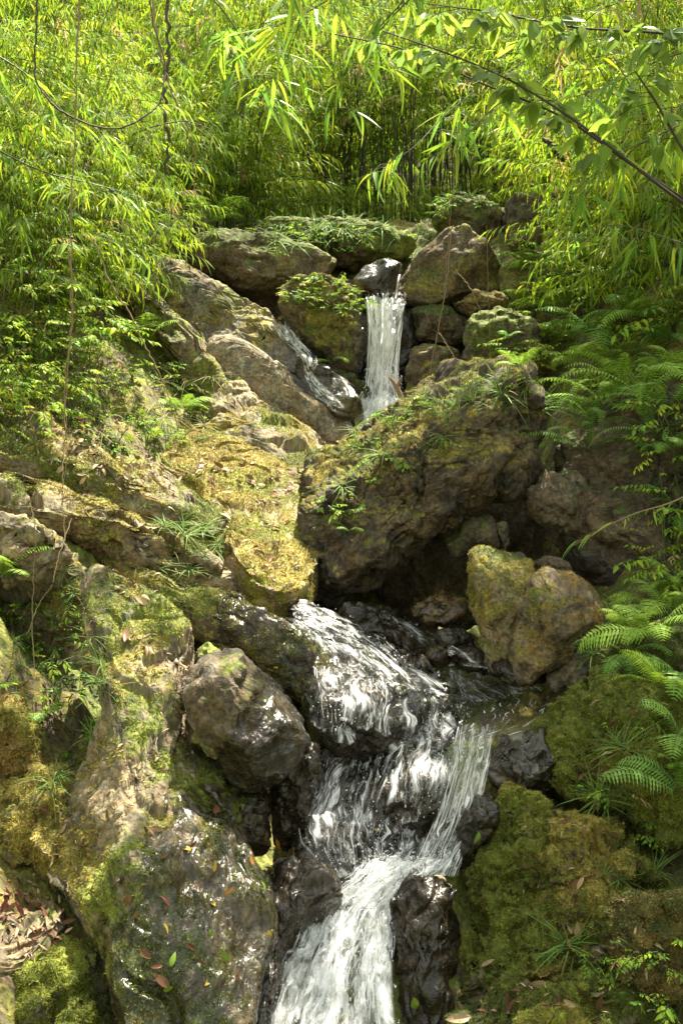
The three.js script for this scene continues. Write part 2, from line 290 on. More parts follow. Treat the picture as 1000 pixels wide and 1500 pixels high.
rock('barB', 'upper diagonal bedrock bar along the edge of the golden slope', { name: 'bedrock_slab', o: [[-60, 600], [20, 612], [110, 652], [200, 695], [290, 738], [350, 785], [356, 835], [300, 815], [220, 775], [130, 738], [40, 705], [-60, 690]], c: [150, 710], D: 6.75, dx: 0.25, dy: 0.5, tf: 0.17, tb: 0.5, e: 0.55, moss: 0.5, rock: 'tan', rock2: 'grey', m2: 'bright', m3: 'gold', strata: { n: [0.45, 0.9, 0.3], step: 0.2, deep: 0.07 }, rough: 0.5, cuts: 3, cap: 270, res: 0.6 });
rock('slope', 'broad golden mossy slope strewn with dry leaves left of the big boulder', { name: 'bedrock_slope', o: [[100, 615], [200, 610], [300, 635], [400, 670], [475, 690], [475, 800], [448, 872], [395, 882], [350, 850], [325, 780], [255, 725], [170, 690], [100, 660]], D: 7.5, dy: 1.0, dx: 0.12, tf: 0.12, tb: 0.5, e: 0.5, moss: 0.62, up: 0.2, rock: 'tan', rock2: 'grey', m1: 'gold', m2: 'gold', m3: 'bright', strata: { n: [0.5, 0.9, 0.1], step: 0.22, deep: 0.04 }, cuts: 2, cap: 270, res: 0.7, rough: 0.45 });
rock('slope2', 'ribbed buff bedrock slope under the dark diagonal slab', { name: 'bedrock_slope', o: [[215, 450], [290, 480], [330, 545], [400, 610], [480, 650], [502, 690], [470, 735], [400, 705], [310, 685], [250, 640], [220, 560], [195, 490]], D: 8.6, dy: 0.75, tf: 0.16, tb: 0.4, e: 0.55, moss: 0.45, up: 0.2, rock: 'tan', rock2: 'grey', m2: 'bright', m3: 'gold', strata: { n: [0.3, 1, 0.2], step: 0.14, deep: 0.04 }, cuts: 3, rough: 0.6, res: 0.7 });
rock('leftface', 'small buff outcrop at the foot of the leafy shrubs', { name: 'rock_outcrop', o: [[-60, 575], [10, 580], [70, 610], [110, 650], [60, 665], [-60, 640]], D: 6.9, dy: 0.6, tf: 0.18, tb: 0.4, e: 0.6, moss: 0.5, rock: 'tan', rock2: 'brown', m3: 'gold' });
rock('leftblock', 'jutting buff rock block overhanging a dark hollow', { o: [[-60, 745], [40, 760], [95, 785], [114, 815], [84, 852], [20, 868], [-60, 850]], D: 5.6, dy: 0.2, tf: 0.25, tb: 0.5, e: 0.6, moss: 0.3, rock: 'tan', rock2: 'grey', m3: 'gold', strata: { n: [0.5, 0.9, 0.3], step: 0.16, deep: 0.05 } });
rock('hollow', 'mossy wall of the hollow behind the little fern', { name: 'rock_wall', o: [[-60, 860], [60, 855], [125, 850], [150, 950], [160, 1050], [110, 1110], [20, 1060], [-60, 1050]], D: 5.6, dy: 0.1, tf: 0.15, tb: 0.5, moss: 0.5, rock: 'tan', rock2: 'brown', m1: 'moss', m2: 'gold', res: 0.4 });
rock('leftmoss', 'golden mossy hummock beside the dark hollow', { o: [[-60, 1030], [20, 1035], [50, 1070], [60, 1120], [30, 1150], [-60, 1160]], D: 4.75, tf: 0.2, tb: 0.3, moss: 0.9, m1: 'gold', m2: 'bright', m3: 'rust' });
rock('leftlow', 'low mossy bedrock shoulder against the pale ridge', { o: [[-60, 1120], [40, 1120], [110, 1130], [105, 1190], [80, 1290], [30, 1270], [-60, 1230]], D: 4.55, dy: 0.3, tf: 0.15, tb: 0.4, moss: 0.75, m1: 'moss', m2: 'bright', m3: 'gold', rock: 'tan' });
rock('litterslope', 'pale stone covered by brown leaf litter in the corner gully', { o: [[-80, 1285], [40, 1310], [100, 1345], [135, 1395], [100, 1430], [0, 1430], [-80, 1420]], D: 4.15, dy: 0.5, tf: 0.1, tb: 0.3, moss: 0.25, rock: 'tan', rock2: 'soil' });
rock('moundA', 'green mossy mound at the bottom of the corner gully', { o: [[-20, 1440], [40, 1405], [85, 1395], [120, 1425], [130, 1470], [110, 1560], [-40, 1560]], D: 3.9, tf: 0.2, tb: 0.3, moss: 0.95, m1: 'moss', m2: 'bright', cuts: 3 });
rock('moundB', 'small bright mossy stone at the foot of the ridge', { o: [[92, 1468], [115, 1455], [138, 1475], [140, 1540], [90, 1540]], D: 3.75, tf: 0.1, tb: 0.15, moss: 0.95, m1: 'bright', m2: 'moss', cuts: 2 });
rock('gullyrock', 'dark mossy stone standing in the gully against the ridge', { o: [[112, 1395], [140, 1380], [170, 1440], [180, 1560], [125, 1560]], D: 4.0, tf: 0.12, tb: 0.3, moss: 0.6, m1: 'deep', m2: 'moss', rock: 'dark' });
// wet rocks of the cascade
const wetRock = { rock: 'brown', rock2: 'dark', wet: always, rough: 0.75, grit: 0.009 };
rock('cascade', 'broad dark wet rock face that the middle cascade spreads over', { name: 'cascade_rock', o: [[400, 895], [450, 892], [520, 930], [620, 968], [655, 1005], [664, 1060], [668, 1110], [662, 1200], [640, 1262], [560, 1285], [480, 1270], [440, 1200], [455, 1100], [440, 1040], [468, 980], [420, 930]], c: [565, 1090], D: 5.55, dy: 0.36, tf: 0.2, tb: 0.5, e: 0.7, ...wetRock, moss: 0.12, m1: 'deep', m2: 'moss', cuts: 8, rough: 0.85, grit: 0.014, res: 0.6, strata: { n: [0.5, 0.9, 0.3], step: 0.16, deep: 0.04 } });
rock('bulgeA', 'wet bulge of the cascade face under the curtain of drops', { name: 'cascade_rock', o: [[440, 1020], [500, 985], [560, 1010], [590, 1060], [560, 1105], [500, 1105], [450, 1075]], D: 5.35, dy: 0.2, tf: 0.16, tb: 0.3, ...wetRock, moss: 0.2, m1: 'deep', m2: 'deep' });
rock('bulgeB', 'wet knob of the cascade face beside the chute', { name: 'cascade_rock', o: [[560, 1160], [620, 1120], [665, 1140], [660, 1210], [620, 1250], [570, 1230]], D: 5.0, tf: 0.12, tb: 0.3, ...wetRock, moss: 0.1, m1: 'deep', m2: 'deep' });
rock('midknob', 'glistening brown knob at the foot of the cascade', { o: [[425, 1235], [470, 1218], [520, 1235], [540, 1285], [500, 1310], [440, 1290]], D: 4.75, tf: 0.15, tb: 0.3, ...wetRock });
rock('brownwet', 'upright reddish brown wet rock between the round boulder and the cascade', { o: [[390, 1160], [425, 1115], [462, 1090], [470, 1140], [450, 1200], [425, 1250], [398, 1235]], D: 4.85, tf: 0.12, tb: 0.3, ...wetRock });
rock('lowbrown', 'flat topped brown wet rock left of the white chute', { o: [[398, 1262], [440, 1252], [500, 1285], [500, 1320], [450, 1350], [425, 1400], [395, 1420], [390, 1330]], D: 4.45, dy: 0.2, tf: 0.12, tb: 0.3, ...wetRock, rock: 'brown', rock2: 'brown' });
rock('islet', 'dark brown wet rock splitting the lowest rapids', { o: [[585, 1285], [640, 1280], [668, 1300], [672, 1400], [665, 1560], [590, 1570], [580, 1480], [575, 1390], [570, 1330]], c: [622, 1390], D: 4.35, dy: 0.12, tf: 0.16, tb: 0.35, ...wetRock, cuts: 10, rough: 0.8 });
rock('wetleft', 'wet sloping rock sheet with coloured leaves under the ridge', { name: 'rock_sheet', o: [[270, 1230], [330, 1220], [400, 1300], [410, 1400], [390, 1560], [190, 1590], [170, 1490], [190, 1400], [230, 1310]], D: 4.15, dy: 0.28, tf: 0.13, tb: 0.3, e: 0.7, ...wetRock, rock: 'grey', rock2: 'brown', moss: 0.18, m1: 'deep', m2: 'moss', rough: 0.7, grit: 0.022, res: 0.55 });
rock('chuteside', 'dark grey wet rock forming the chute lip beside the mossy bank', { o: [[712, 1115], [742, 1086], [795, 1074], [828, 1100], [815, 1165], [770, 1180], [722, 1165]], D: 5.0, tf: 0.16, tb: 0.3, rock: 'grey', rock2: 'dark', moss: 0.15, m1: 'deep', m2: 'moss', wet: (x, y) => 0.7 });
rock('chutefoot', 'shaded wet rock under the chute lip with a green leaf', { o: [[665, 1215], [700, 1165], [735, 1180], [720, 1240], [690, 1275], [660, 1285]], D: 4.75, tf: 0.1, tb: 0.3, ...wetRock });
rock('backwet', 'ribbed brown wet boulder at the stream edge before the cave', { o: [[490, 900], [520, 886], [565, 892], [605, 920], [622, 955], [600, 972], [540, 945], [500, 925]], D: 6.5, tf: 0.16, tb: 0.25, rock: 'brown', rock2: 'dark', wet: always });
rock('darkledge', 'low dark wet ledge along the stream below the split boulder', { o: [[655, 955], [700, 945], [760, 975], [772, 998], [720, 992], [665, 980]], D: 6.05, tf: 0.12, tb: 0.2, ...wetRock });
rock('pebA', 'small grey cobble in the stream margin by the cave mouth', { name: 'cobble', o: [[640, 930], [665, 922], [695, 930], [692, 950], [650, 952]], D: 6.3, tf: 0.08, tb: 0.1, rock: 'grey', rock2: 'dark', cuts: 3, wet: always });
rock('pebB', 'small reddish cobble in the stream margin by the cave mouth', { name: 'cobble', o: [[625, 950], [645, 945], [662, 958], [650, 972], [628, 968]], D: 6.15, tf: 0.06, tb: 0.08, rock: 'rust', rock2: 'brown', cuts: 3, wet: always });
// big boulder, cave and the right wall
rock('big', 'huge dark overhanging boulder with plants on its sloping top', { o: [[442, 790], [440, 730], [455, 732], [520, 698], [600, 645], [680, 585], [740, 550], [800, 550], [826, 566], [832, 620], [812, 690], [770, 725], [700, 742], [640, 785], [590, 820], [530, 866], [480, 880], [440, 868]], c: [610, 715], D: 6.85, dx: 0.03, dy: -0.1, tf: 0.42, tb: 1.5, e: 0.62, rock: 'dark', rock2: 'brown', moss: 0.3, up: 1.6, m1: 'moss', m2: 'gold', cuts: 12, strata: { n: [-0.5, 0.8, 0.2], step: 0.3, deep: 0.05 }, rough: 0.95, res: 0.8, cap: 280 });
rock('cavewall', 'back wall of the cave under the huge boulder', { name: 'rock_wall', o: [[470, 760], [620, 700], [780, 680], [880, 760], [870, 920], [700, 970], [520, 950]], D: 8.2, tf: 0.25, tb: 0.5, rock: 'brown', rock2: 'grey', moss: 0.1, res: 0.3 });
rock('rightwall', 'dark rocky bank wall below the hanging ferns', { name: 'rock_wall', o: [[800, 720], [840, 640], [880, 590], [960, 575], [1060, 580], [1060, 880], [960, 870], [890, 880], [850, 850], [815, 790]], D: 6.75, dx: -0.25, dy: 0.1, tf: 0.4, tb: 0.8, rock: 'brown', rock2: 'dark', moss: 0.3, up: 1, m1: 'deep', m2: 'moss', cuts: 10, res: 0.45 });
rock('wedge', 'pointed greenish rock leaning between the big boulder and the bank', { o: [[770, 720], [800, 690], [850, 690], [880, 740], [860, 800], [820, 780], [785, 760]], D: 6.75, tf: 0.2, tb: 0.3, rock: 'brown', rock2: 'grey', moss: 0.4, m1: 'deep', m2: 'moss' });
rock('splitA', 'tall olive mossy half of the split boulder by the pool', { o: [[688, 815], [705, 802], [745, 806], [782, 828], [786, 880], [775, 950], [748, 1005], [712, 975], [700, 920], [692, 870]], D: 6.0, tf: 0.22, tb: 0.3, e: 0.55, rock: 'tan', rock2: 'tan', pale: 0.1, rough: 0.6, moss: 0.6, m1: 'moss', m2: 'gold', cuts: 6 });
rock('splitB', 'blocky brown half of the split boulder with a rusty edge', { o: [[782, 845], [800, 838], [850, 845], [885, 870], [880, 920], [850, 965], [800, 985], [760, 1000], [750, 960], [758, 890]], D: 5.78, tf: 0.26, tb: 0.3, e: 0.55, rock: 'brown', rock2: 'tan', rough: 0.75, moss: 0.55, m1: 'moss', m2: 'gold', m3: 'rust', cuts: 7 });
rock('splitfoot', 'wet dark foot stone beneath the split boulder', { o: [[720, 975], [770, 960], [800, 972], [803, 998], [760, 1002], [730, 996]], D: 5.85, tf: 0.12, tb: 0.2, ...wetRock });
rock('caveA', 'rounded greenish stone perched in the cave mouth', { o: [[655, 790], [690, 760], [722, 758], [735, 800], [700, 820], [662, 815]], D: 6.75, tf: 0.15, tb: 0.2, rock: 'brown', rock2: 'dark', moss: 0.4, m1: 'deep', m2: 'moss' });
rock('caveA2', 'slim mossy stone beside the one perched in the cave mouth', { o: [[727, 765], [740, 768], [748, 800], [735, 815], [726, 795]], D: 6.7, tf: 0.08, tb: 0.12, rock: 'brown', rock2: 'dark', moss: 0.5, m1: 'deep', m2: 'moss' });
rock('caveB', 'smooth brown stone lying behind the split boulder', { o: [[775, 825], [800, 812], [835, 825], [842, 848], [800, 850]], D: 6.5, tf: 0.12, tb: 0.15, rock: 'brown', rock2: 'brown', moss: 0.1, cuts: 2, rough: 0.5 });
rock('caveC', 'reddish angular rock in the shade of the cave mouth', { o: [[605, 882], [640, 868], [690, 885], [688, 905], [650, 922], [610, 925], [600, 905]], D: 6.6, tf: 0.2, tb: 0.25, rock: 'rust', rock2: 'brown', moss: 0.15, wet: (x) => 0.62 });
rock('caveD', 'small grey stone beside the smooth brown one', { name: 'cobble', o: [[748, 812], [765, 808], [772, 825], [760, 838], [748, 830]], D: 6.55, tf: 0.06, tb: 0.1, rock: 'grey', rock2: 'dark', cuts: 3 });
rock('rightfoot', 'smooth sloping stone with a mossy edge below the rock wall', { o: [[830, 960], [880, 915], [940, 900], [930, 980], [880, 1010], [820, 1010], [802, 995]], D: 5.75, tf: 0.2, tb: 0.3, rock: 'grey', rock2: 'brown', moss: 0.35, m1: 'deep', m2: 'moss' });
// right mossy bank
rock('mossA', 'thick bright green mossy hump beside the small pool', { o: [[775, 1080], [800, 1045], [850, 1005], [900, 1000], [985, 1030], [1040, 1120], [1040, 1230], [960, 1220], [880, 1190], [810, 1160], [790, 1120]], D: 5.0, dx: -0.1, dy: 0.22, tf: 0.3, tb: 0.5, moss: 0.97, m1: 'bright', m2: 'moss', cuts: 3, rough: 1.5, grit: 0.02, rock: 'brown' });
rock('mossTop', 'mossy earth bank under the arching ferns', { o: [[850, 1010], [880, 960], [930, 920], [1050, 900], [1060, 1060], [960, 1060], [880, 1040]], D: 5.35, dx: -0.2, dy: 0.25, tf: 0.2, tb: 0.4, moss: 0.7, m1: 'deep', m2: 'moss', rock: 'brown', rock2: 'brown' });
rock('mossB', 'large stepped boulder coated in olive moss beside the rapids', { o: [[668, 1290], [700, 1215], [752, 1168], [800, 1185], [880, 1215], [965, 1260], [1000, 1330], [980, 1420], [900, 1500], [820, 1530], [720, 1560], [668, 1480], [680, 1380]], cap: 270, res: 0.7, c: [810, 1350], D: 4.55, dx: -0.06, dy: 0.2, tf: 0.32, tb: 0.5, e: 0.72, moss: 0.9, m1: 'bright', m2: 'moss', m3: 'gold', cuts: 6, rough: 1.5, grit: 0.02, rock: 'brown', strata: { n: [-0.3, 1, 0.3], step: 0.26, deep: 0.11 } });
rock('mossC', 'rusty brown mossy stone with small leaves at the bank edge', { o: [[878, 1330], [920, 1298], [1060, 1290], [1060, 1470], [960, 1470], [890, 1440], [870, 1385]], D: 4.1, dx: -0.1, dy: 0.15, tf: 0.2, tb: 0.4, moss: 0.85, m1: 'deep', m2: 'rust', m3: 'moss', rough: 1.3, rock: 'brown' });
rock('mossD', 'mossy rock apron with curled dry leaves beside the rapids', { o: [[650, 1450], [700, 1420], [800, 1450], [900, 1460], [1050, 1450], [1050, 1600], [640, 1600]], D: 3.95, dy: 0.35, tf: 0.15, tb: 0.4, moss: 0.85, m1: 'moss', m2: 'deep', m3: 'bright', rock: 'brown', rough: 1.4, grit: 0.02 });
rock('mossE', 'small golden mossy stone at the lower edge of the apron', { o: [[760, 1490], [800, 1478], [850, 1490], [870, 1560], [750, 1560]], D: 3.75, tf: 0.08, tb: 0.1, moss: 0.95, m1: 'gold', m2: 'bright', cuts: 2 });
// upper fall
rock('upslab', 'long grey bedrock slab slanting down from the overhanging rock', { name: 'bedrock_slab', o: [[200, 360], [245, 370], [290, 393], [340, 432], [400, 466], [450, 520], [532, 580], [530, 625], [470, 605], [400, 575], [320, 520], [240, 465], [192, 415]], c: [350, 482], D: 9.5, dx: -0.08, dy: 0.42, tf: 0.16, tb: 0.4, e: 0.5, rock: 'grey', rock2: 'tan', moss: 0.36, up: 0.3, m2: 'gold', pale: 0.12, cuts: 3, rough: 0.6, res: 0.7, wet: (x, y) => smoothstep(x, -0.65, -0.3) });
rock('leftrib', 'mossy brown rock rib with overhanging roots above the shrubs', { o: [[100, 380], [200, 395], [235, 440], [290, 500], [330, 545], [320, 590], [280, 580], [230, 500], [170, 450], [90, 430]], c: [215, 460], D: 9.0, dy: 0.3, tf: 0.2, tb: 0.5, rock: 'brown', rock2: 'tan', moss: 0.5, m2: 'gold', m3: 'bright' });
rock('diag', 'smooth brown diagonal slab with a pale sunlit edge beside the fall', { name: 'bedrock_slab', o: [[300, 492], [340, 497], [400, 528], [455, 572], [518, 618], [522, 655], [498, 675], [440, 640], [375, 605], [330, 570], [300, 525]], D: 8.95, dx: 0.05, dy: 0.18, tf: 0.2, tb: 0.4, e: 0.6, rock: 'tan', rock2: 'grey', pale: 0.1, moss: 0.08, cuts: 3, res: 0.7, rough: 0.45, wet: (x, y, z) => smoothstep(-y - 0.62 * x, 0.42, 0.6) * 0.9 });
rock('overhang', 'long brown overhanging rock above the dark hollow', { o: [[258, 360], [280, 342], [340, 334], [420, 350], [460, 365], [500, 380], [480, 410], [440, 420], [380, 432], [310, 418], [265, 395]], D: 10.4, tf: 0.5, tb: 0.6, rock: 'brown', rock2: 'brown', moss: 0.4, up: 1.2, m2: 'bright', cuts: 6, rough: 0.7, strata: { n: [0.2, 1, 0.1], step: 0.2, deep: 0.03 } });
rock('hollowback', 'rock at the back of the hollow under the overhang', { name: 'rock_wall', o: [[250, 400], [450, 390], [560, 420], [550, 560], [440, 540], [330, 480]], D: 10.9, tf: 0.25, tb: 0.3, rock: 'brown', rock2: 'grey', res: 0.35 });
rock('stoneA', 'small golden mossy boulder left of the overhanging rock', { o: [[205, 345], [222, 325], [242, 335], [250, 362], [238, 378], [212, 368]], D: 10.5, tf: 0.2, tb: 0.2, rock: 'brown', moss: 0.6, m1: 'gold', m2: 'moss' });
rock('stoneB', 'brown mossy boulder under the hanging dead twigs', { o: [[208, 312], [240, 292], [285, 294], [310, 310], [312, 335], [270, 345], [230, 335]], D: 11.2, tf: 0.3, tb: 0.3, rock: 'brown', rock2: 'tan', moss: 0.5, m2: 'gold', m3: 'rust' });
rock('shelfTop', 'long mossy ledge topped with grass above the dark hollow', { name: 'rock_ledge', o: [[330, 345], [400, 322], [480, 318], [560, 330], [610, 345], [600, 385], [540, 395], [470, 385], [400, 370]], D: 11.0, tf: 0.4, tb: 0.6, moss: 0.8, m1: 'moss', m2: 'bright', rock: 'brown', rock2: 'dark' });
rock('dome', 'rounded mossy boulder crowned by seedlings beside the fall', { o: [[408, 440], [425, 408], [465, 395], [505, 415], [532, 440], [535, 500], [530, 570], [480, 560], [430, 520], [408, 480]], D: 9.45, tf: 0.32, tb: 0.4, moss: 0.62, up: 1, m1: 'moss', m2: 'gold', rock: 'brown', rock2: 'dark', cuts: 4, wet: (x) => smoothstep(x, 0.05, 0.2) });
rock('lip', 'smooth dark boulder at the lip of the upper fall', { o: [[512, 418], [535, 390], [565, 379], [590, 385], [588, 410], [570, 438], [530, 440]], D: 9.75, tf: 0.22, tb: 0.3, rock: 'dark', rock2: 'grey', cuts: 3, rough: 0.5, wet: always });
rock('lipbase', 'wet rock ledge that the upper fall drops from', { name: 'rock_ledge', o: [[505, 440], [600, 440], [612, 470], [612, 560], [606, 640], [500, 640], [515, 540]], D: 9.75, dy: 0.05, tf: 0.2, tb: 0.4, e: 0.6, ...wetRock, moss: 0.15, m1: 'deep', m2: 'moss' });
rock('tri', 'big triangular tan boulder beside the upper fall', { o: [[578, 440], [600, 385], [655, 332], [680, 330], [715, 358], [732, 385], [730, 440], [680, 455], [620, 455]], D: 9.9, tf: 0.35, tb: 0.5, e: 0.7, rock: 'brown', rock2: 'brown', moss: 0.45, m1: 'gold', m2: 'moss', m3: 'rust', cuts: 6, rough: 0.6 });
rock('back1', 'mossy boulder behind the triangular one', { o: [[630, 320], [660, 290], [700, 284], [735, 318], [745, 350], [720, 368], [660, 345]], D: 11.4, tf: 0.4, tb: 0.5, rock: 'brown', rock2: 'dark', moss: 0.6, m2: 'bright' });
rock('back2', 'dark square boulder with leafy top beneath the bamboo', { o: [[738, 300], [770, 275], [815, 270], [835, 310], [830, 365], [790, 385], [745, 370]], D: 10.9, tf: 0.4, tb: 0.5, rock: 'dark', rock2: 'brown', moss: 0.35, up: 1, m1: 'deep', m2: 'moss' });
rock('orange', 'flat orange mossy stone under the triangular boulder', { o: [[660, 445], [690, 428], [725, 424], [742, 440], [735, 458], [690, 462]], D: 9.55, tf: 0.2, tb: 0.25, moss: 0.75, m1: 'gold', m2: 'rust', rock: 'brown' });
rock('step1', 'mossy stone step beside the falling water', { o: [[590, 450], [640, 446], [690, 462], [700, 500], [660, 512], [605, 500]], D: 9.7, tf: 0.25, tb: 0.3, moss: 0.5, m1: 'deep', m2: 'moss', rock: 'brown', rock2: 'dark' });
rock('step2', 'lower mossy stone beside the foot of the upper fall', { o: [[598, 512], [640, 505], [680, 520], [690, 580], [640, 610], [595, 600]], D: 9.4, tf: 0.25, tb: 0.3, moss: 0.5, m1: 'moss', m2: 'gold', rock: 'brown', rock2: 'dark' });
rock('step3', 'mossy rock behind the hanging dry twigs', { o: [[680, 470], [740, 450], [790, 470], [790, 560], [740, 600], [690, 580]], D: 9.2, tf: 0.25, tb: 0.4, moss: 0.55, m1: 'moss', m2: 'bright', rock: 'brown', rock2: 'grey' });
rock('fallslab', 'wet dark slab where the side trickle joins the fall', { o: [[436, 520], [480, 535], [520, 565], [530, 620], [515, 670], [490, 650], [450, 600], [430, 555]], D: 9.0, tf: 0.12, tb: 0.3, ...wetRock, moss: 0.1, m1: 'deep', m2: 'deep' });
rock('seam', 'mossy ridge of stone along the trickle below the dome boulder', { o: [[480, 530], [520, 550], [545, 575], [540, 600], [505, 580], [475, 555]], D: 9.2, tf: 0.1, tb: 0.2, moss: 0.75, m1: 'deep', m2: 'moss', rock: 'dark' });
// ---------------------------------------------------------------- water: clear sheets that follow the stone, and strands of white water on them
const rip = tileNoise(512, 12, 41, 5), ripBump = dataTex(512, (k) => [rip[k], rip[k], rip[k]]);
const waterMat = new THREE.MeshPhysicalMaterial({ name: 'clear_water', color: 0xffffff, transmission: 1, thickness: 0, roughness: 0.06, ior: 1.33, bumpMap: ripBump, bumpScale: 0.02 });
const foamMat = new THREE.MeshPhysicalMaterial({ name: 'white_water', color: new THREE.Color(0.9, 0.92, 0.93), roughness: 1, clearcoat: 0.6, clearcoatRoughness: 0.2, transmission: 0.4 });
// froth: fine broken threads of bubbles, as an opacity grain in metres
const foamTex = [0.5, 0.62, 0.4].map((cut, q) => {
  const S = 1024, out = new Float32Array(S * S); let tot = 0;
  for (const [px, py, w] of [[20, 3, 0.34], [56, 7, 0.34], [130, 18, 0.22], [300, 60, 0.1]]) {
    const r = rng(500 + q * 50 + px), g = new Float32Array(px * py).map(() => r()); tot += w;
    for (let j = 0; j < S; j++) { const v = (j / S) * py, j0 = Math.floor(v), f = v - j0, sf = f * f * (3 - 2 * f); for (let i = 0; i < S; i++) { const u = (i / S) * px + Math.sin((j / S) * 6.2832 * 2 + q) * px * 0.012, i0 = Math.floor(u), e = u - i0, se = e * e * (3 - 2 * e), a = ((i0 % px) + px) % px, b = (a + 1) % px, c = (j0 % py) * px, d = ((j0 + 1) % py) * px; out[j * S + i] += w * lerp(lerp(g[c + a], g[c + b], se), lerp(g[d + a], g[d + b], se), sf); } }
  }
  return dataTex(S, (k) => { const v = Math.pow(smoothstep(out[k] / tot, cut - 0.2, cut + 0.24), 1.3); return [v, v, v]; });
});
const frothMats = foamTex.map((t, i) => new THREE.MeshPhysicalMaterial({ name: 'froth_' + i, color: new THREE.Color(0.96, 0.97, 0.97), vertexColors: true, roughness: 0.5, transparent: true, alphaMap: t, side: THREE.DoubleSide }));
function flow(name, label, sec, o) {
  const nu = o.nu ?? 90, nv = o.nv ?? 36, P = [], rr = rng(o.seed ?? 5);
  const only = o.on ? (s) => o.on.includes(s.name) : null;
  for (let i = 0; i <= nu; i++) {
    const t = (i / nu) * (sec.length - 1), k = Math.min(sec.length - 2, Math.floor(t)), f = t - k, row = [];
    const cr = (a, b, c, d) => 0.5 * (2 * b + (c - a) * f + (2 * a - 5 * b + 4 * c - d) * f * f + (3 * b - a - 3 * c + d) * f * f * f);
    const s = (q) => sec[clamp(q, 0, sec.length - 1)], L = [0, 1, 2].map((c) => cr(s(k - 1)[0][c] ?? 0, s(k)[0][c] ?? 0, s(k + 1)[0][c] ?? 0, s(k + 2)[0][c] ?? 0)), Q = [0, 1, 2].map((c) => cr(s(k - 1)[1][c] ?? 0, s(k)[1][c] ?? 0, s(k + 1)[1][c] ?? 0, s(k + 2)[1][c] ?? 0));
    for (let j = 0; j <= nv; j++) {
      const v = j / nv, x = lerp(L[0], Q[0], v), y = lerp(L[1], Q[1], v); let p;
      if (sec[0][0].length > 2) p = at(x, y, lerp(L[2], Q[2], v)); else { const h = look(x, y, only); p = h ? h.point : null; }
      row.push(p);
    }
    P.push(row);
  }
  for (let i = 0; i <= nu; i++) for (let j = 0; j <= nv; j++) if (!P[i][j]) P[i][j] = (P[i][j - 1] ?? P[i - 1]?.[j] ?? V(0, -3, -5)).clone();
  for (let it = 0; it < (o.smooth ?? 4); it++) { const S = P.map((r) => r.map((p) => p.clone())); for (let i = 1; i < nu; i++) for (let j = 0; j <= nv; j++) P[i][j].copy(S[i][j]).multiplyScalar(2).add(S[i - 1][j]).add(S[i + 1][j]).add(S[i][Math.max(0, j - 1)]).add(S[i][Math.min(nv, j + 1)]).multiplyScalar(1 / 6); }
  const N = P.map((r, i) => r.map((p, j) => { const a = P[Math.min(nu, i + 1)][j].clone().sub(P[Math.max(0, i - 1)][j]), b = P[i][Math.min(nv, j + 1)].clone().sub(P[i][Math.max(0, j - 1)]), n = b.cross(a).normalize(); if (n.z < 0 && n.y < 0.2) n.negate(); if (n.y < -0.1) n.negate(); return n; }));
  const lift = o.lift ?? 0.012, rp = o.ripple ?? 0.012;
  const point = (u, v, h = 0) => { const a = clamp(u, 0, 0.9999) * nu, b = clamp(v, 0, 0.9999) * nv, i = Math.floor(a), j = Math.floor(b), f = a - i, g = b - j; const q = (A) => A[i][j].clone().multiplyScalar((1 - f) * (1 - g)).addScaledVector(A[i + 1][j], f * (1 - g)).addScaledVector(A[i][j + 1], (1 - f) * g).addScaledVector(A[i + 1][j + 1], f * g); const n = q(N).normalize(); return { p: q(P).addScaledVector(n, lift + h), n }; };
  const root = new THREE.Group(), base = P[nu][Math.floor(nv / 2)].clone(); root.position.copy(base);
  if (o.sheet !== false) {
    const mu = Math.round(nu * 1.6), mv = Math.round(nv * 1.6), pos = [], uv = [], idx = [];
    for (let i = 0; i <= mu; i++) for (let j = 0; j <= mv; j++) { const u = i / mu, v = j / mv, e = Math.min(v, 1 - v) * 8, q = point(u, v), l = n3(q.p.x * 9 , q.p.y * 4, q.p.z * 9) * rp + n3(q.p.x * 30, q.p.y * 9, q.p.z * 30) * rp * 0.5; q.p.addScaledVector(q.n, l + (o.comb ?? 0) * (n3(v * (o.cf ?? 18), u * 1.5, 7) * 0.6 + n3(v * (o.cf ?? 18) * 2.6, u * 3, 9) * 0.4) - (e < 1 ? (1 - e) * lift * 2.5 : 0)).sub(base); pos.push(q.p.x, q.p.y, q.p.z); uv.push(v * (o.uw ?? 1.6), u * (o.ul ?? 1.2)); }
    for (let i = 0; i < mu; i++) for (let j = 0; j < mv; j++) { const a = i * (mv + 1) + j, b = a + 1, c = a + mv + 1, d = c + 1; idx.push(a, b, c, b, d, c); }
    const g = new THREE.BufferGeometry(); g.setAttribute('position', new THREE.Float32BufferAttribute(pos, 3)); g.setAttribute('uv', new THREE.Float32BufferAttribute(uv, 2)); g.setIndex(idx); g.computeVertexNormals();
    part(new THREE.Mesh(g, waterMat), 'water_sheet', root);
  }
  (o.froth ?? []).forEach((fr, li) => {
    const mu = Math.round(nu * 1.3), mv = Math.round(nv * 1.4), pos = [], uv = [], col = [], idx = [], L = P.reduce((s, r, i) => s + (i ? r[nv >> 1].distanceTo(P[i - 1][nv >> 1]) : 0), 0), Wd = P[nu >> 1][0].distanceTo(P[nu >> 1][nv]);
    for (let i = 0; i <= mu; i++) for (let j = 0; j <= mv; j++) {
      const u = i / mu, v = j / mv, q = point(u, v), e = smoothstep(Math.min(v, 1 - v), 0, fr.edge ?? 0.12) * (o.fadeIn === undefined ? 1 : smoothstep(u + n3(v * 14, 3, li) * o.fadeIn * 0.5, 0, o.fadeIn));
      const cf = fr.cf ?? 10, l = fr.h + (fr.amp ?? 0.012) * (n3(v * cf, u * cf * 0.22 * L / Wd, li * 9 + 3) * 0.65 + n3(v * cf * 2.7, u * cf * 0.6 * L / Wd, li * 9 + 7) * 0.35);
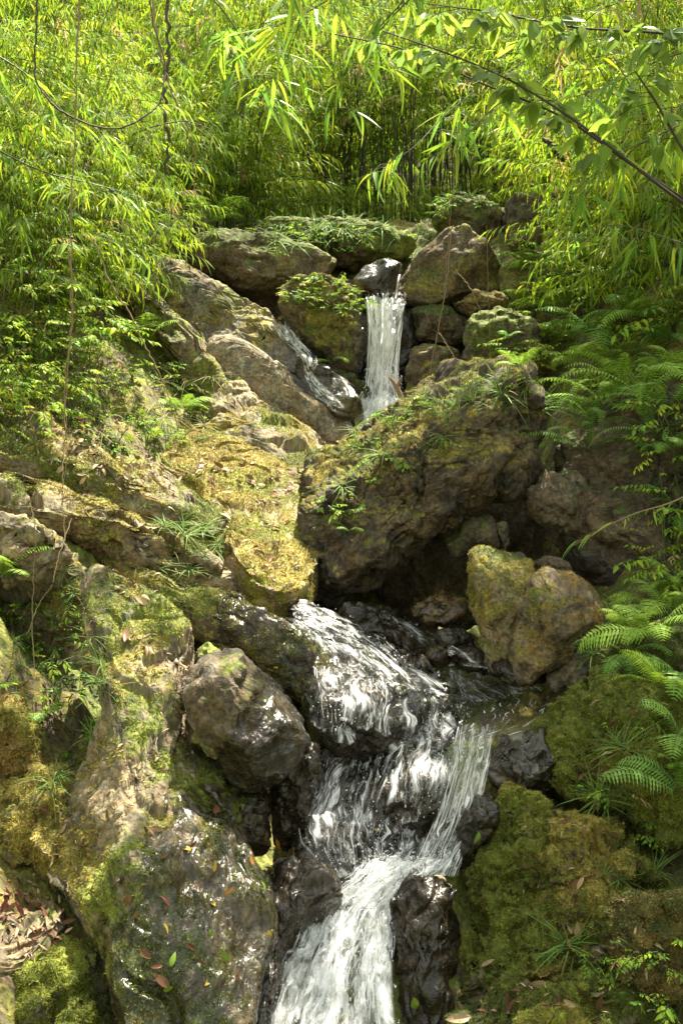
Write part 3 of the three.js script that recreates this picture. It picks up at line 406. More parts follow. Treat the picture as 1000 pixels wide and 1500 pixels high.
      q.p.addScaledVector(q.n, l).sub(base); pos.push(q.p.x, q.p.y, q.p.z); uv.push((v * Wd + n3(u * 6, v * 5, li) * 0.02 + (fr.warp ?? 0.003) * n3(u * L * 14, v * Wd * 14, li + 4)) / (fr.uw ?? 0.5), (u * L) / (fr.ul ?? 0.7) + li * 0.37);
      col.push(1, 1, 1, clamp(e * fr.a(u, v), 0, 1));
    }
    for (let i = 0; i < mu; i++) for (let j = 0; j < mv; j++) { const a = i * (mv + 1) + j, b = a + 1, c = a + mv + 1, d = c + 1; idx.push(a, b, c, b, d, c); }
    const g = new THREE.BufferGeometry(); g.setAttribute('position', new THREE.Float32BufferAttribute(pos, 3)); g.setAttribute('uv', new THREE.Float32BufferAttribute(uv, 2)); g.setAttribute('color', new THREE.Float32BufferAttribute(col, 4)); g.setIndex(idx); g.computeVertexNormals();
    part(new THREE.Mesh(g, frothMats[fr.t]), 'froth', root, 'stuff');
  });
  const pos = [], idx = []; let nS = 0;
  for (let s = 0; s < (o.strands ?? 0); s++) {
    const v0 = o.vpick ? o.vpick(rr) : rr(), u0 = o.upick ? o.upick(rr, v0) : rr() * 1.05 - 0.1, len = (o.len ?? 0.2) * (0.35 + rr() * 1.1), w = (o.width ?? 0.006) * (0.35 + rr() * rr() * 1.9), seg = o.seg ?? 9, hh = (o.high ?? 0.02) * rr() * rr(), ph = rr() * 100;
    if (o.keep && rr() > o.keep(u0 + len / 2, v0)) continue;
    const ring = [];
    for (let k = 0; k <= seg; k++) {
      const t = k / seg, u = u0 + len * t; if (u < 0 || u > 1) continue;
      const wob = n3(ph, u * (o.wf ?? 7), v0 * 3) * (o.wob ?? 0.03), q = point(u, clamp(v0 + wob + (o.spread ?? 0) * (v0 - 0.5) * t, 0, 1), hh * (0.4 + 0.6 * Math.sin(t * Math.PI)) + n3b(ph, t * 4, 2) * hh * 0.6);
      const q2 = point(Math.min(1, u + 0.01), clamp(v0 + wob, 0, 1)), d = q2.p.sub(point(Math.min(0.99, u), clamp(v0 + wob, 0, 1)).p).normalize(), side = d.clone().cross(q.n).normalize(), ww = w * Math.pow(Math.sin(Math.PI * clamp(t * 0.94 + 0.03, 0, 1)), 0.6);
      ring.push([q.p.clone().addScaledVector(side, -ww), q.p.clone().addScaledVector(q.n, ww * 0.6), q.p.clone().addScaledVector(side, ww)]);
    }
    if (ring.length < 3) continue;
    const b0 = pos.length / 3; for (const r of ring) for (const p of r) pos.push(p.x - base.x, p.y - base.y, p.z - base.z);
    for (let k = 0; k < ring.length - 1; k++) for (let c = 0; c < 2; c++) { const a = b0 + k * 3 + c; idx.push(a, a + 3, a + 1, a + 1, a + 3, a + 4); }
    nS++;
  }
  if (nS) { const g = new THREE.BufferGeometry(); g.setAttribute('position', new THREE.Float32BufferAttribute(pos, 3)); g.setIndex(idx); g.computeVertexNormals(); part(new THREE.Mesh(g, foamMat), 'white_water', root, 'stuff'); }
  if (o.drops) {
    const im = new THREE.InstancedMesh(new THREE.IcosahedronGeometry(1, 0), foamMat, o.drops), M = new THREE.Matrix4();
    for (let i = 0; i < o.drops; i++) { const u = o.dropU ? o.dropU(rr) : rr(), q = point(u, rr(), 0), r = 0.0012 + rr() * rr() * 0.004; q.p.addScaledVector(q.n, rr() * rr() * (o.splash ?? 0.08)).add(V((rr() - 0.5) * 0.05, (rr() - 0.3) * 0.05, (rr() - 0.5) * 0.05)).sub(base); M.makeScale(r, r * (1 + rr()), r).setPosition(q.p); im.setMatrixAt(i, M); }
    part(im, 'droplets', root, 'stuff');
  }
  root.userData.kind = 'structure'; tag(root, name, label, o.category ?? 'water', null, 'structure');
  return point;
}
const veil = (v) => 1 - 0.75 * smoothstep(v, 0.8, 0.92);
const clumpy = (f, seed) => (u, v) => clamp(0.5 + n3(v * f, u * 1.2, seed) * 0.9 + n3(v * f * 2.7, u * 2, seed + 5) * 0.4, 0, 1);
flow('waterfall', 'narrow white upper waterfall dropping between mossy boulders', [[[534, 438, 9.55], [596, 441, 9.57]], [[534, 442, 9.42], [595, 446, 9.44]], [[537, 480, 9.34], [589, 482, 9.36]], [[535, 530, 9.3], [585, 530, 9.32]], [[530, 575, 9.25], [588, 575, 9.28]], [[512, 615, 9.1], [604, 612, 9.15]], [[505, 668, 9.05], [590, 668, 9.1]]], { froth: [{ t: 0, h: 0.0, amp: 0.03, cf: 8, uw: 0.45, ul: 1.2, a: (u, v) => clumpy(5, 1)(u * 1, v) * 2.0 + 0.5 }, { t: 1, h: 0.05, amp: 0.03, cf: 9, uw: 0.4, ul: 1.0, a: (u, v) => clumpy(6, 2)(u * 1, v) * 1.8 + 0.1 }, { t: 2, h: -0.04, amp: 0.02, cf: 6, uw: 0.5, ul: 1.4, a: (u, v) => clumpy(4, 3)(u * 1, v) * 1.4 + 0.25 }], fadeIn: 0.06, upick: (r) => 0.02 + r() * 0.95, seed: 3, strands: 110, len: 0.3, width: 0.0032, high: 0.1, wob: 0.03, wf: 2, comb: 0.03, ripple: 0.03, keep: clumpy(5, 1), drops: 900, splash: 0.2, dropU: (r) => 0.55 + r() * 0.45, category: 'waterfall', seg: 10 });
flow('waterfall_foot', 'white froth where the upper waterfall lands behind the big boulder', [[[522, 590, 9.2], [592, 588, 9.25]], [[515, 615, 9.1], [592, 612, 9.15]], [[505, 645, 9.0], [585, 640, 9.05]], [[498, 675, 8.9], [570, 675, 8.95]]], { froth: [{ t: 2, h: 0.03, amp: 0.05, cf: 6, uw: 0.5, ul: 0.5, a: (u, v) => clumpy(3, 5)(u * 2, v) * 1.5 + 0.7 }, { t: 0, h: 0.08, amp: 0.06, cf: 7, uw: 0.4, ul: 0.4, a: (u, v) => clumpy(4, 6)(u * 2, v) * 1.3 + 0.2 }], seed: 8, strands: 90, len: 0.35, width: 0.0045, high: 0.14, wob: 0.1, sheet: false, keep: clumpy(4, 9), seg: 8 });
flow('trickle', 'thin side trickle splashing down the slab to the upper fall', [[[398, 480], [418, 476]], [[418, 505], [438, 500]], [[440, 525], [462, 530]], [[448, 555], [462, 553]], [[458, 578], [486, 575]], [[488, 602], [510, 598]], [[505, 630], [520, 622]], [[510, 665], [522, 660]]], { froth: [{ t: 0, h: 0.012, amp: 0.012, cf: 4, uw: 0.25, ul: 0.35, a: (u, v) => clumpy(2, 3)(u * 6, v) * 1.8 + -0.1 }, { t: 1, h: 0.02, amp: 0.015, cf: 4, uw: 0.2, ul: 0.3, a: (u, v) => clumpy(2, 8)(u * 6, v) * 1.8 + -0.1 }], on: ['upslab', 'diag', 'fallslab', 'seam', 'slope2', 'dome', 'hollowback'], seed: 12, strands: 50, len: 0.1, width: 0.0026, high: 0.03, wob: 0.12, smooth: 3, keep: clumpy(3, 3), nv: 12, drops: 120, splash: 0.04 });
flow('trickle', 'tiny white trickle beside the dark boulder at the fall lip', [[[583, 404, 9.6], [587, 404, 9.6]], [[580, 418, 9.52], [584, 418, 9.52]], [[577, 438, 9.48], [582, 438, 9.48]]], { froth: [{ t: 2, h: 0.004, amp: 0.004, cf: 3, uw: 0.2, ul: 0.4, a: () => 0.5 }], seed: 13, strands: 0, len: 0.5, width: 0.005, high: 0.01, nv: 6, nu: 20 });
const bed = ['cascade', 'bulgeA', 'bulgeB', 'ground', 'backwet', 'darkledge', 'tongue', 'midknob', 'splitfoot'];
flow('stream', 'shallow rippling stream sliding from the golden slope to the cascade', [[[378, 872], [440, 878]], [[395, 892], [475, 898]], [[420, 915], [540, 925]], [[452, 945], [600, 965]], [[475, 985], [690, 1035]]], { fadeIn: 0.16, on: bed, froth: [{ t: 1, h: 0.008, amp: 0.01, cf: 9, uw: 0.35, ul: 0.4, a: (u, v) => clumpy(5, 4)(u * 4, v) * 1.2 - 0.5 }, { t: 0, h: 0.014, amp: 0.012, cf: 9, uw: 0.4, ul: 0.5, a: (u, v) => clumpy(6, 9)(u * 4, v) * 1.5 - 0.7 }], seed: 21, strands: 70, len: 0.1, width: 0.0022, high: 0.015, wob: 0.03, wf: 4, comb: 0.008, smooth: 6, ripple: 0.018, keep: clumpy(6, 4), drops: 200, splash: 0.03, uw: 3, ul: 3 });
flow('cascade', 'broken curtain of water running down the dark cascade rock', [[[455, 975], [690, 1040]], [[462, 1020], [690, 1075]], [[462, 1070], [688, 1110]], [[450, 1130], [675, 1155]], [[435, 1190], [660, 1205]], [[435, 1240], [650, 1250]], [[470, 1290], [610, 1275]]], { fadeIn: 0.16, on: bed, froth: [{ t: 1, h: 0.006, amp: 0.012, cf: 16, uw: 0.4, ul: 0.4, a: (u, v) => (clumpy(7, 6)(u * 3, v) * 1.9 - 0.75) * veil(v) }, { t: 0, h: 0.016, amp: 0.018, cf: 14, uw: 0.45, ul: 0.5, a: (u, v) => (clumpy(8, 11)(u * 3, v) * 2.2 - 1.05) * veil(v) }, { t: 1, h: 0.03, amp: 0.02, cf: 14, uw: 0.4, ul: 0.45, a: (u, v) => (clumpy(9, 14)(u * 4, v) * 2.0 - 0.85) * veil(v) }], seed: 22, strands: 160, len: 0.13, width: 0.0017, high: 0.03, wob: 0.014, wf: 4, comb: 0.008, cf: 30, seg: 7, smooth: 9, ripple: 0.012, keep: (u, v) => { const c = clumpy(7, 6)(u, v); return c * c * 1.5; }, drops: 900, splash: 0.06, nu: 110, nv: 60, uw: 3, ul: 3 });
flow('stream', 'side arm of the stream curling into the small pool', [[[560, 905], [590, 912]], [[615, 945], [640, 935]], [[640, 975], [680, 958]], [[650, 1010], [730, 985]], [[672, 1040], [800, 1012]]], { fadeIn: 0.16, on: bed, froth: [{ t: 0, h: 0.008, amp: 0.01, cf: 7, uw: 0.35, ul: 0.4, a: (u, v) => clumpy(5, 8)(u * 4, v) * 1.8 + -0.3 }, { t: 1, h: 0.012, amp: 0.012, cf: 7, uw: 0.35, ul: 0.4, a: (u, v) => clumpy(4, 2)(u * 4, v) * 1.8 + -0.2 }], seed: 24, strands: 40, len: 0.12, width: 0.0022, high: 0.015, wob: 0.05, smooth: 5, keep: clumpy(5, 8), nv: 26, drops: 80, splash: 0.02, uw: 2, ul: 3 });
flow('pool', 'small flat brown pool feeding the chute', [[[655, 1030], [850, 1015]], [[668, 1045], [835, 1032]], [[672, 1062], [800, 1060]], [[668, 1078], [735, 1080]]].map((s, i) => s.map(([x, y]) => { const d = rayDir(x, y); return [x, y, -(-1.47 / d.y) * d.z]; })), { seed: 25, strands: 60, len: 0.1, width: 0.0016, high: 0.004, smooth: 0, ripple: 0.004, lift: 0, uw: 2, ul: 1.5 });
flow('chute', 'smooth slanting chute of water pouring from the small pool', [[[668, 1068, 5.12], [732, 1072, 5.14]], [[664, 1088, 4.98], [722, 1090, 5.0]], [[655, 1130, 4.9], [714, 1130, 4.92]], [[638, 1190, 4.82], [700, 1190, 4.84]], [[618, 1240, 4.74], [684, 1240, 4.76]], [[596, 1285, 4.66], [668, 1285, 4.68]]], { froth: [{ t: 1, h: 0.006, amp: 0.02, cf: 9, uw: 0.3, ul: 1.2, a: (u, v) => clumpy(7, 12)(u * 0.3, v) * 1.2 + u * 0.6 + 0.3 }, { t: 0, h: 0.02, amp: 0.02, cf: 8, uw: 0.35, ul: 1.4, a: (u, v) => clumpy(6, 17)(u * 0.3, v) * 1.1 + u * 1.0 - 0.05 }], seed: 26, strands: 80, len: 0.45, width: 0.0022, high: 0.02, wob: 0.02, wf: 2, ripple: 0.006, comb: 0.02, cf: 9, keep: (u, v) => clumpy(6, 12)(u * 0.4, v) * (0.55 + u * 0.6), seg: 14, uw: 4, ul: 0.4 });
flow('rapids', 'foaming white rapids rushing out at the bottom of the cascade', [[[540, 1268, 4.74], [672, 1272, 4.72]], [[520, 1290, 4.66], [622, 1298, 4.62]], [[470, 1330, 4.56], [585, 1335, 4.52]], [[430, 1380, 4.42], [580, 1385, 4.4]], [[398, 1450, 4.22], [578, 1450, 4.2]], [[368, 1530, 4.02], [585, 1530, 4.0]], [[340, 1620, 3.8], [590, 1620, 3.78]]], { froth: [{ t: 2, h: 0.0, amp: 0.03, cf: 8, uw: 0.6, ul: 0.5, warp: 0.009, a: (u, v) => clumpy(4.5, 15)(u * 5, v) * 1.1 + 0.5 }, { t: 0, h: 0.025, amp: 0.04, cf: 9, uw: 0.5, ul: 0.42, warp: 0.009, a: (u, v) => clumpy(5, 18)(u * 6, v) * 1.8 - 0.05 }, { t: 1, h: 0.05, amp: 0.05, cf: 10, uw: 0.45, ul: 0.4, warp: 0.009, a: (u, v) => clumpy(6, 21)(u * 7, v) * 1.9 - 0.15 }], seed: 27, strands: 420, len: 0.1, width: 0.0032, high: 0.06, wob: 0.02, wf: 5, ripple: 0.03, comb: 0.03, cf: 10, nu: 120, nv: 50, lift: 0.03, keep: (u, v) => clamp(clumpy(4.5, 15)(u * 2.2, v) * 1.1 - 0.05, 0, 1), drops: 1600, splash: 0.1, seg: 9, uw: 3, ul: 2 });
// ---------------------------------------------------------------- plants: shapes and materials
function leafMat(name, c, o = {}) { return new THREE.MeshPhysicalMaterial({ name, color: new THREE.Color().setRGB(...c), vertexColors: true, roughness: 1, transmission: o.t ?? 0.55, thickness: 0, specularIntensity: 0.35, clearcoat: o.coat ?? 0.14, clearcoatRoughness: o.cr ?? 0.3, side: THREE.DoubleSide }); }
const barkMat = new THREE.MeshStandardMaterial({ name: 'bark', color: new THREE.Color().setRGB(0.075, 0.055, 0.035), roughness: 0.85 });
const twigMat = new THREE.MeshStandardMaterial({ name: 'dry_twig', color: new THREE.Color().setRGB(0.24, 0.18, 0.1), roughness: 0.9 });
const darkTwigMat = new THREE.MeshStandardMaterial({ name: 'dark_twig', color: new THREE.Color().setRGB(0.04, 0.032, 0.02), roughness: 0.8 });
const culmMat = new THREE.MeshStandardMaterial({ name: 'bamboo_culm', color: new THREE.Color().setRGB(0.08, 0.1, 0.03), roughness: 0.6 });
const bambooMat = leafMat('bamboo_leaf', [1, 1, 1]), fernMat = leafMat('fern_leaf', [1, 1, 1], { t: 0.35 }), herbMat = leafMat('herb_leaf', [1, 1, 1], { t: 0.35 }), dryMat = leafMat('dry_leaf', [1, 1, 1], { t: 0.12, coat: 0.3 });
// a leaf along +x: lengthwise fold, droop, a tint in vertex colours; mode 0 blade, 1 oval
function leafPts(o) {
  const n = o.n ?? 4, out = [];
  for (let i = 0; i <= n; i++) { const t = i / n; out.push([t * o.len, -(o.droop ?? 0.25) * o.len * t * t, (o.oval ? Math.pow(Math.sin(Math.PI * Math.pow(t, 0.8)), 0.8) : Math.pow(Math.sin(Math.PI * (0.06 + 0.94 * Math.pow(t, 0.62))), 0.9)) * o.wid * 0.5, t]); }
  return out;
}
function leafInto(B, o, m) {                                         // B: {pos, col, idx}; m: Matrix4
  const st = leafPts(o), b0 = B.pos.length / 3, v = V(0, 0, 0), c = o.c, fold = o.fold ?? 0.35, n = st.length - 1;
  const put = (x, y, z, k) => { v.set(x, y, z).applyMatrix4(m); B.pos.push(v.x, v.y, v.z); B.col.push(c[0] * k, c[1] * k, c[2] * k); };
  put(st[0][0], st[0][1], 0, 1);
  for (let i = 1; i < n; i++) { const [x, y, w] = st[i]; put(x, y + w * fold, -w, 1); put(x, y, 0, 1.12); put(x, y + w * fold, w, 1); }
  put(st[n][0], st[n][1], 0, 1);
  const id = B.idx, last = b0 + 1 + (n - 1) * 3;
  id.push(b0, b0 + 1, b0 + 2, b0, b0 + 2, b0 + 3);
  for (let i = 0; i < n - 2; i++) { const a = b0 + 1 + i * 3; id.push(a, a + 3, a + 1, a + 1, a + 3, a + 4, a + 1, a + 4, a + 2, a + 2, a + 4, a + 5); }
  const e = last - 3; id.push(e, last, e + 1, e + 1, last, e + 2);
}
const bag = () => ({ pos: [], col: [], idx: [] });
function geo(B) { const g = new THREE.BufferGeometry(); g.setAttribute('position', new THREE.Float32BufferAttribute(B.pos, 3)); g.setAttribute('color', new THREE.Float32BufferAttribute(B.col, 3)); g.setIndex(B.idx); g.computeVertexNormals(); return g; }
function tubeInto(B, pts, r0, r1, c, sides = 5) {
  const b0 = B.pos.length / 3, n = pts.length;
  for (let i = 0; i < n; i++) {
    const d = pts[Math.min(n - 1, i + 1)].clone().sub(pts[Math.max(0, i - 1)]).normalize(), a = Math.abs(d.y) < 0.9 ? V(0, 1, 0) : V(1, 0, 0), u = d.clone().cross(a).normalize(), w = d.clone().cross(u), r = lerp(r0, r1, i / (n - 1));
    for (let k = 0; k < sides; k++) { const q = (k / sides) * 6.2832, p = pts[i].clone().addScaledVector(u, Math.cos(q) * r).addScaledVector(w, Math.sin(q) * r); B.pos.push(p.x, p.y, p.z); B.col.push(...c); }
  }
  for (let i = 0; i < n - 1; i++) for (let k = 0; k < sides; k++) { const a = b0 + i * sides + k, b = b0 + i * sides + ((k + 1) % sides); B.idx.push(a, a + sides, b, b, a + sides, b + sides); }
}
const E = (x, y, z, order = 'YZX') => new THREE.Quaternion().setFromEuler(new THREE.Euler(x, y, z, order));
const MX = (p, q, s = 1) => new THREE.Matrix4().compose(p, q, V(s, s, s));
const W1 = [1, 1, 1];
const green = (r, warm = 0.5, dark = 1) => { if (r() < 0.025) return [0.4, 0.3, 0.13]; const k = dark * (0.75 + r() * 0.5), w = clamp(warm + (r() - 0.5) * 0.6, 0, 1); return [lerp(0.09, 0.33, w) * k, lerp(0.22, 0.42, w) * k, lerp(0.026, 0.016, w) * k]; };
// sprays of leaves, shared by all clumps
function spray(seed, o) {
  const r = rng(seed), B = bag(), n = o.n, L = o.twig, pts = []; for (let i = 0; i <= 5; i++) { const t = i / 5; pts.push(V(L * t, -0.18 * L * t * t + 0.05 * L * t, 0.1 * L * Math.sin(t * 3 + seed))); }
  tubeInto(B, pts, 0.0028, 0.0012, [0.06, 0.07, 0.025], 3);
  for (let i = 0; i < n; i++) {
    const t = o.fan ? 0.55 + 0.45 * (i / n) : 0.25 + 0.75 * (i / (n - 1)), k = t * 5, a = Math.floor(Math.min(4.99, k)), p = pts[a].clone().lerp(pts[a + 1], k - a), side = i % 2 ? 1 : -1;
    const q = E((r() - 0.5) * 1.2, side * (o.open ?? 0.7) * (0.5 + r() * 0.9) * (i === n - 1 ? 0.2 : 1), -(o.hang ?? 0.5) * (0.3 + r() * 1.2));
    leafInto(B, { len: o.len * (0.6 + r() * 0.6), wid: o.wid * (0.75 + r() * 0.5), droop: 0.1 + r() * 0.35, c: [0.75 + r() * 0.5, 0.8 + r() * 0.4, 0.8 + r() * 0.4], n: o.seg ?? 3, oval: o.oval }, MX(p, q));
  }
  return geo(B);
}
const bambooSprays = [1, 2, 3].map((s) => spray(s * 7, { n: 11, twig: 0.34, len: 0.15, wid: 0.019, open: 0.75, hang: 0.7 }));
const shrubSprays = [1, 2].map((s) => spray(s * 13 + 4, { n: 12, twig: 0.26, len: 0.065, wid: 0.026, open: 1.1, hang: 0.4, oval: true }));
const herbSprays = [1, 2].map((s) => spray(s * 17 + 2, { n: 9, twig: 0.12, len: 0.05, wid: 0.017, open: 1.1, hang: 0.3, oval: true }));
function foliage(sprays, list, mat, name, root) {                    // list: [matrix, colour]
  const lists = sprays.map(() => []); list.forEach((e, i) => lists[i % sprays.length].push(e));
  sprays.forEach((g, i) => { if (!lists[i].length) return; const im = new THREE.InstancedMesh(g, mat, lists[i].length); lists[i].forEach((e, k) => { im.setMatrixAt(k, e[0]); im.setColorAt(k, new THREE.Color().setRGB(...e[1])); }); part(im, name, root, 'stuff'); });
}
function clump(seed, o) {
  const r = rng(seed), root = new THREE.Group(), list = [];
  for (let c = 0; c < o.culms; c++) {
    const az = r() * 6.283, lean = o.lean * (0.3 + r() * 0.9), h = o.h * (0.6 + r() * 0.5), b = V((r() - 0.5) * o.foot, -0.1, (r() - 0.5) * o.foot), pts = [];
    for (let i = 0; i <= 9; i++) { const t = i / 9; pts.push(V(b.x + Math.cos(az) * lean * h * t * t, b.y + h * (t - 0.28 * lean * t * t * t), b.z + Math.sin(az) * lean * h * t * t)); }
    const B = bag(); tubeInto(B, pts, o.r ?? 0.011, 0.003, W1, 4); part(new THREE.Mesh(geo(B), o.stem ?? culmMat), 'culm', root);
    const ns = Math.round(o.sprays / o.culms), warm = o.warm ?? 0.55;
    for (let i = 0; i < ns; i++) {
      const t = o.bare + (1 - o.bare) * Math.pow(r(), 0.8), k = t * 9, a = Math.floor(Math.min(8.99, k)), p = pts[a].clone().lerp(pts[a + 1], k - a), yaw = r() * 6.283, out = r() * (o.reach ?? 0.35) * (1.2 - t * 0.6);
      p.add(V(Math.cos(yaw) * out, (r() - 0.35) * out * 0.7, -Math.sin(yaw) * out));
      list.push([MX(p, E(0, yaw, (r() - 0.6) * 0.9), (o.scale ?? 1) * (0.5 + r() * r() * 1.2)), green(r, warm, 1)]);
    }
  }
  foliage(o.set ?? bambooSprays, list, o.mat ?? bambooMat, 'foliage', root);
  return root;
}
const seen0 = new Set();
function put(proto, p, turn, s, name, label, category, group) { const o = seen0.has(proto) ? proto.clone() : proto; seen0.add(proto); o.position.copy(p); o.rotation.set(0, turn, 0); o.scale.setScalar(s); tag(o, name, label, category, group); return o; }
const onGround = (s) => s.name === 'ground';
const PR = rng(77);

// ---- bamboo on the hillside behind the fall
{
  const protos = [1, 2, 3, 4].map((s) => clump(s * 31, { culms: 9, h: 3.6, lean: 0.42, foot: 0.6, bare: 0.12, sprays: 330, reach: 0.42, scale: 1.25, warm: 0.58 }));
  const spots = [];
  for (let row = 0; row < 10; row++) { const D = 12.6 + row * 1.55, half = D * 0.37 + 0.6, n = Math.round(half * 2 / (1.0 + row * 0.09)); for (let i = 0; i < n; i++) spots.push([-half + (2 * half * (i + 0.5)) / n + (PR() - 0.5) * 0.7, D + (PR() - 0.5) * 1.2]); }
  spots.forEach(([x, D], i) => {
    const px = 500 + (x / D) * FOCAL; if ((D < 13.6 && x > -0.6 && x < 2.4) || (D < 16.2 && px > 505 && px < 745)) return;                      // the open bit above the boulders
    const p = V(x, ground(x, -D), -D); const sc = 0.75 + PR() * 0.5, where = px < 215 ? 'above the sunny bank' : px < 430 ? 'above the long overhanging rock' : px < 600 ? 'above the upper fall' : px < 745 ? 'above the triangular boulder' : 'above the shaded bank', row = D < 15.5 ? 'lowest on the hillside' : D < 20 ? 'halfway up the hillside' : 'high on the hillside';
    put(protos[i % 4], p, PR() * 6.28, sc, 'bamboo_clump', (sc > 1 ? 'tall' : 'short') + ' arching bamboo clump ' + row + ' ' + where, 'bamboo', 'bamboo on the hillside ' + where);
  });
  const stand = clump(901, { culms: 26, h: 3.3, lean: 0.2, foot: 1.1, bare: 0.5, sprays: 260, reach: 0.4, scale: 1.1, warm: 0.5, r: 0.011, stem: darkTwigMat });
  for (const [px, D, s, w] of [[590, 13.2, 0.9, 'behind the smooth dark lip boulder'], [640, 13.6, 1, 'behind the triangular boulder'], [540, 13.8, 0.95, 'behind the middle of the grassy ledge'], [690, 14.2, 0.95, 'behind the mossy back boulder'], [480, 13.6, 0.85, 'at the shady end of the grassy ledge']]) { const x = at(px, 300, D).x; put(stand, V(x, ground(x, -D), -D), PR() * 6, s, 'bamboo_stand', 'stand of slim dark bamboo stems ' + w, 'bamboo', 'slim bamboo stands behind the boulders'); }
}
// ---- thicket of narrow leaves over the left bank, and over the right bank
{
  const left = [11, 12, 13].map((s) => clump(s * 17, { culms: 8, h: 1.5, lean: 0.55, foot: 0.7, bare: 0.1, sprays: 300, reach: 0.34, scale: 0.8, warm: 0.55, r: 0.006 }));
  const L = [];
  for (const [px, py, D] of [[20, 400, 7.6], [80, 395, 8.3], [140, 370, 8.9], [20, 330, 8.3], [110, 330, 9.3], [180, 350, 9.8], [10, 250, 9], [80, 260, 9.8], [160, 280, 10.6], [220, 300, 11.4], [30, 180, 9.9], [120, 200, 11], [200, 230, 11.8], [0, 130, 10.4], [90, 120, 11.5], [-40, 300, 8.0], [-50, 200, 9.2], [300, 280, 12.2], [360, 285, 12.6], [160, 150, 12.2], [60, 60, 12]]) L.push([px, py, D]);
  L.forEach(([px, py, D], i) => { const q = at(px, py, D), y = ground(q.x, q.z); put(left[i % 3], V(q.x, Math.min(y, q.y + 0.4), q.z), PR() * 6.28, 0.9 + PR() * 0.4, 'dwarf_bamboo', 'dwarf bamboo bush on the sunny bank, ' + (D < 8.5 ? 'just above the leafy shrubs' : D < 10 ? 'beside the long pale vine' : D < 11.9 ? 'around the looping vine' : 'behind the brown mossy boulder'), 'bamboo', 'dwarf bamboo on the sunny bank'); });
  [[470, 290, 12.8], [520, 285, 13.2], [570, 280, 13.0], [620, 275, 13.4], [670, 270, 13.6], [720, 260, 13.8], [440, 270, 13.4], [600, 240, 14.6], [660, 230, 15], [540, 240, 14.8], [480, 240, 14.4], [760, 240, 14], [720, 220, 15]].forEach(([px, py, D], i) => { const q = at(px, py, D); put(left[i % 3], V(q.x, ground(q.x, q.z) - 0.1, q.z), PR() * 6.28, 0.45 + PR() * 0.25, 'dwarf_bamboo', 'low dwarf bamboo at the foot of the slim dark stems', 'bamboo', 'dwarf bamboo at the foot of the dark stems'); });
  const right = [21, 22, 23].map((s) => clump(s * 19, { culms: 8, h: 1.5, lean: 0.55, foot: 0.7, bare: 0.1, sprays: 280, reach: 0.34, scale: 0.85, warm: 0.55, r: 0.006 }));
  [[880, 300, 9.6], [940, 320, 8.6], [1000, 330, 7.9], [850, 240, 11], [920, 230, 10], [990, 250, 9], [800, 230, 12.2], [880, 150, 11.5], [960, 160, 10.2], [1030, 200, 9.2], [820, 130, 13], [920, 80, 12], [1000, 80, 11], [1050, 300, 8]].forEach(([px, py, D], i) => { const q = at(px, py, D), y = ground(q.x, q.z); put(right[i % 3], V(q.x, Math.min(y, q.y + 0.4), q.z), PR() * 6.28, 0.9 + PR() * 0.4, 'dwarf_bamboo', 'dwarf bamboo bush on the shaded bank, ' + (D < 9.3 ? 'right above the ferns' : D < 11.2 ? 'under the crossing boughs' : 'behind the dark square boulder'), 'bamboo', 'dwarf bamboo above the ferns'); });
}
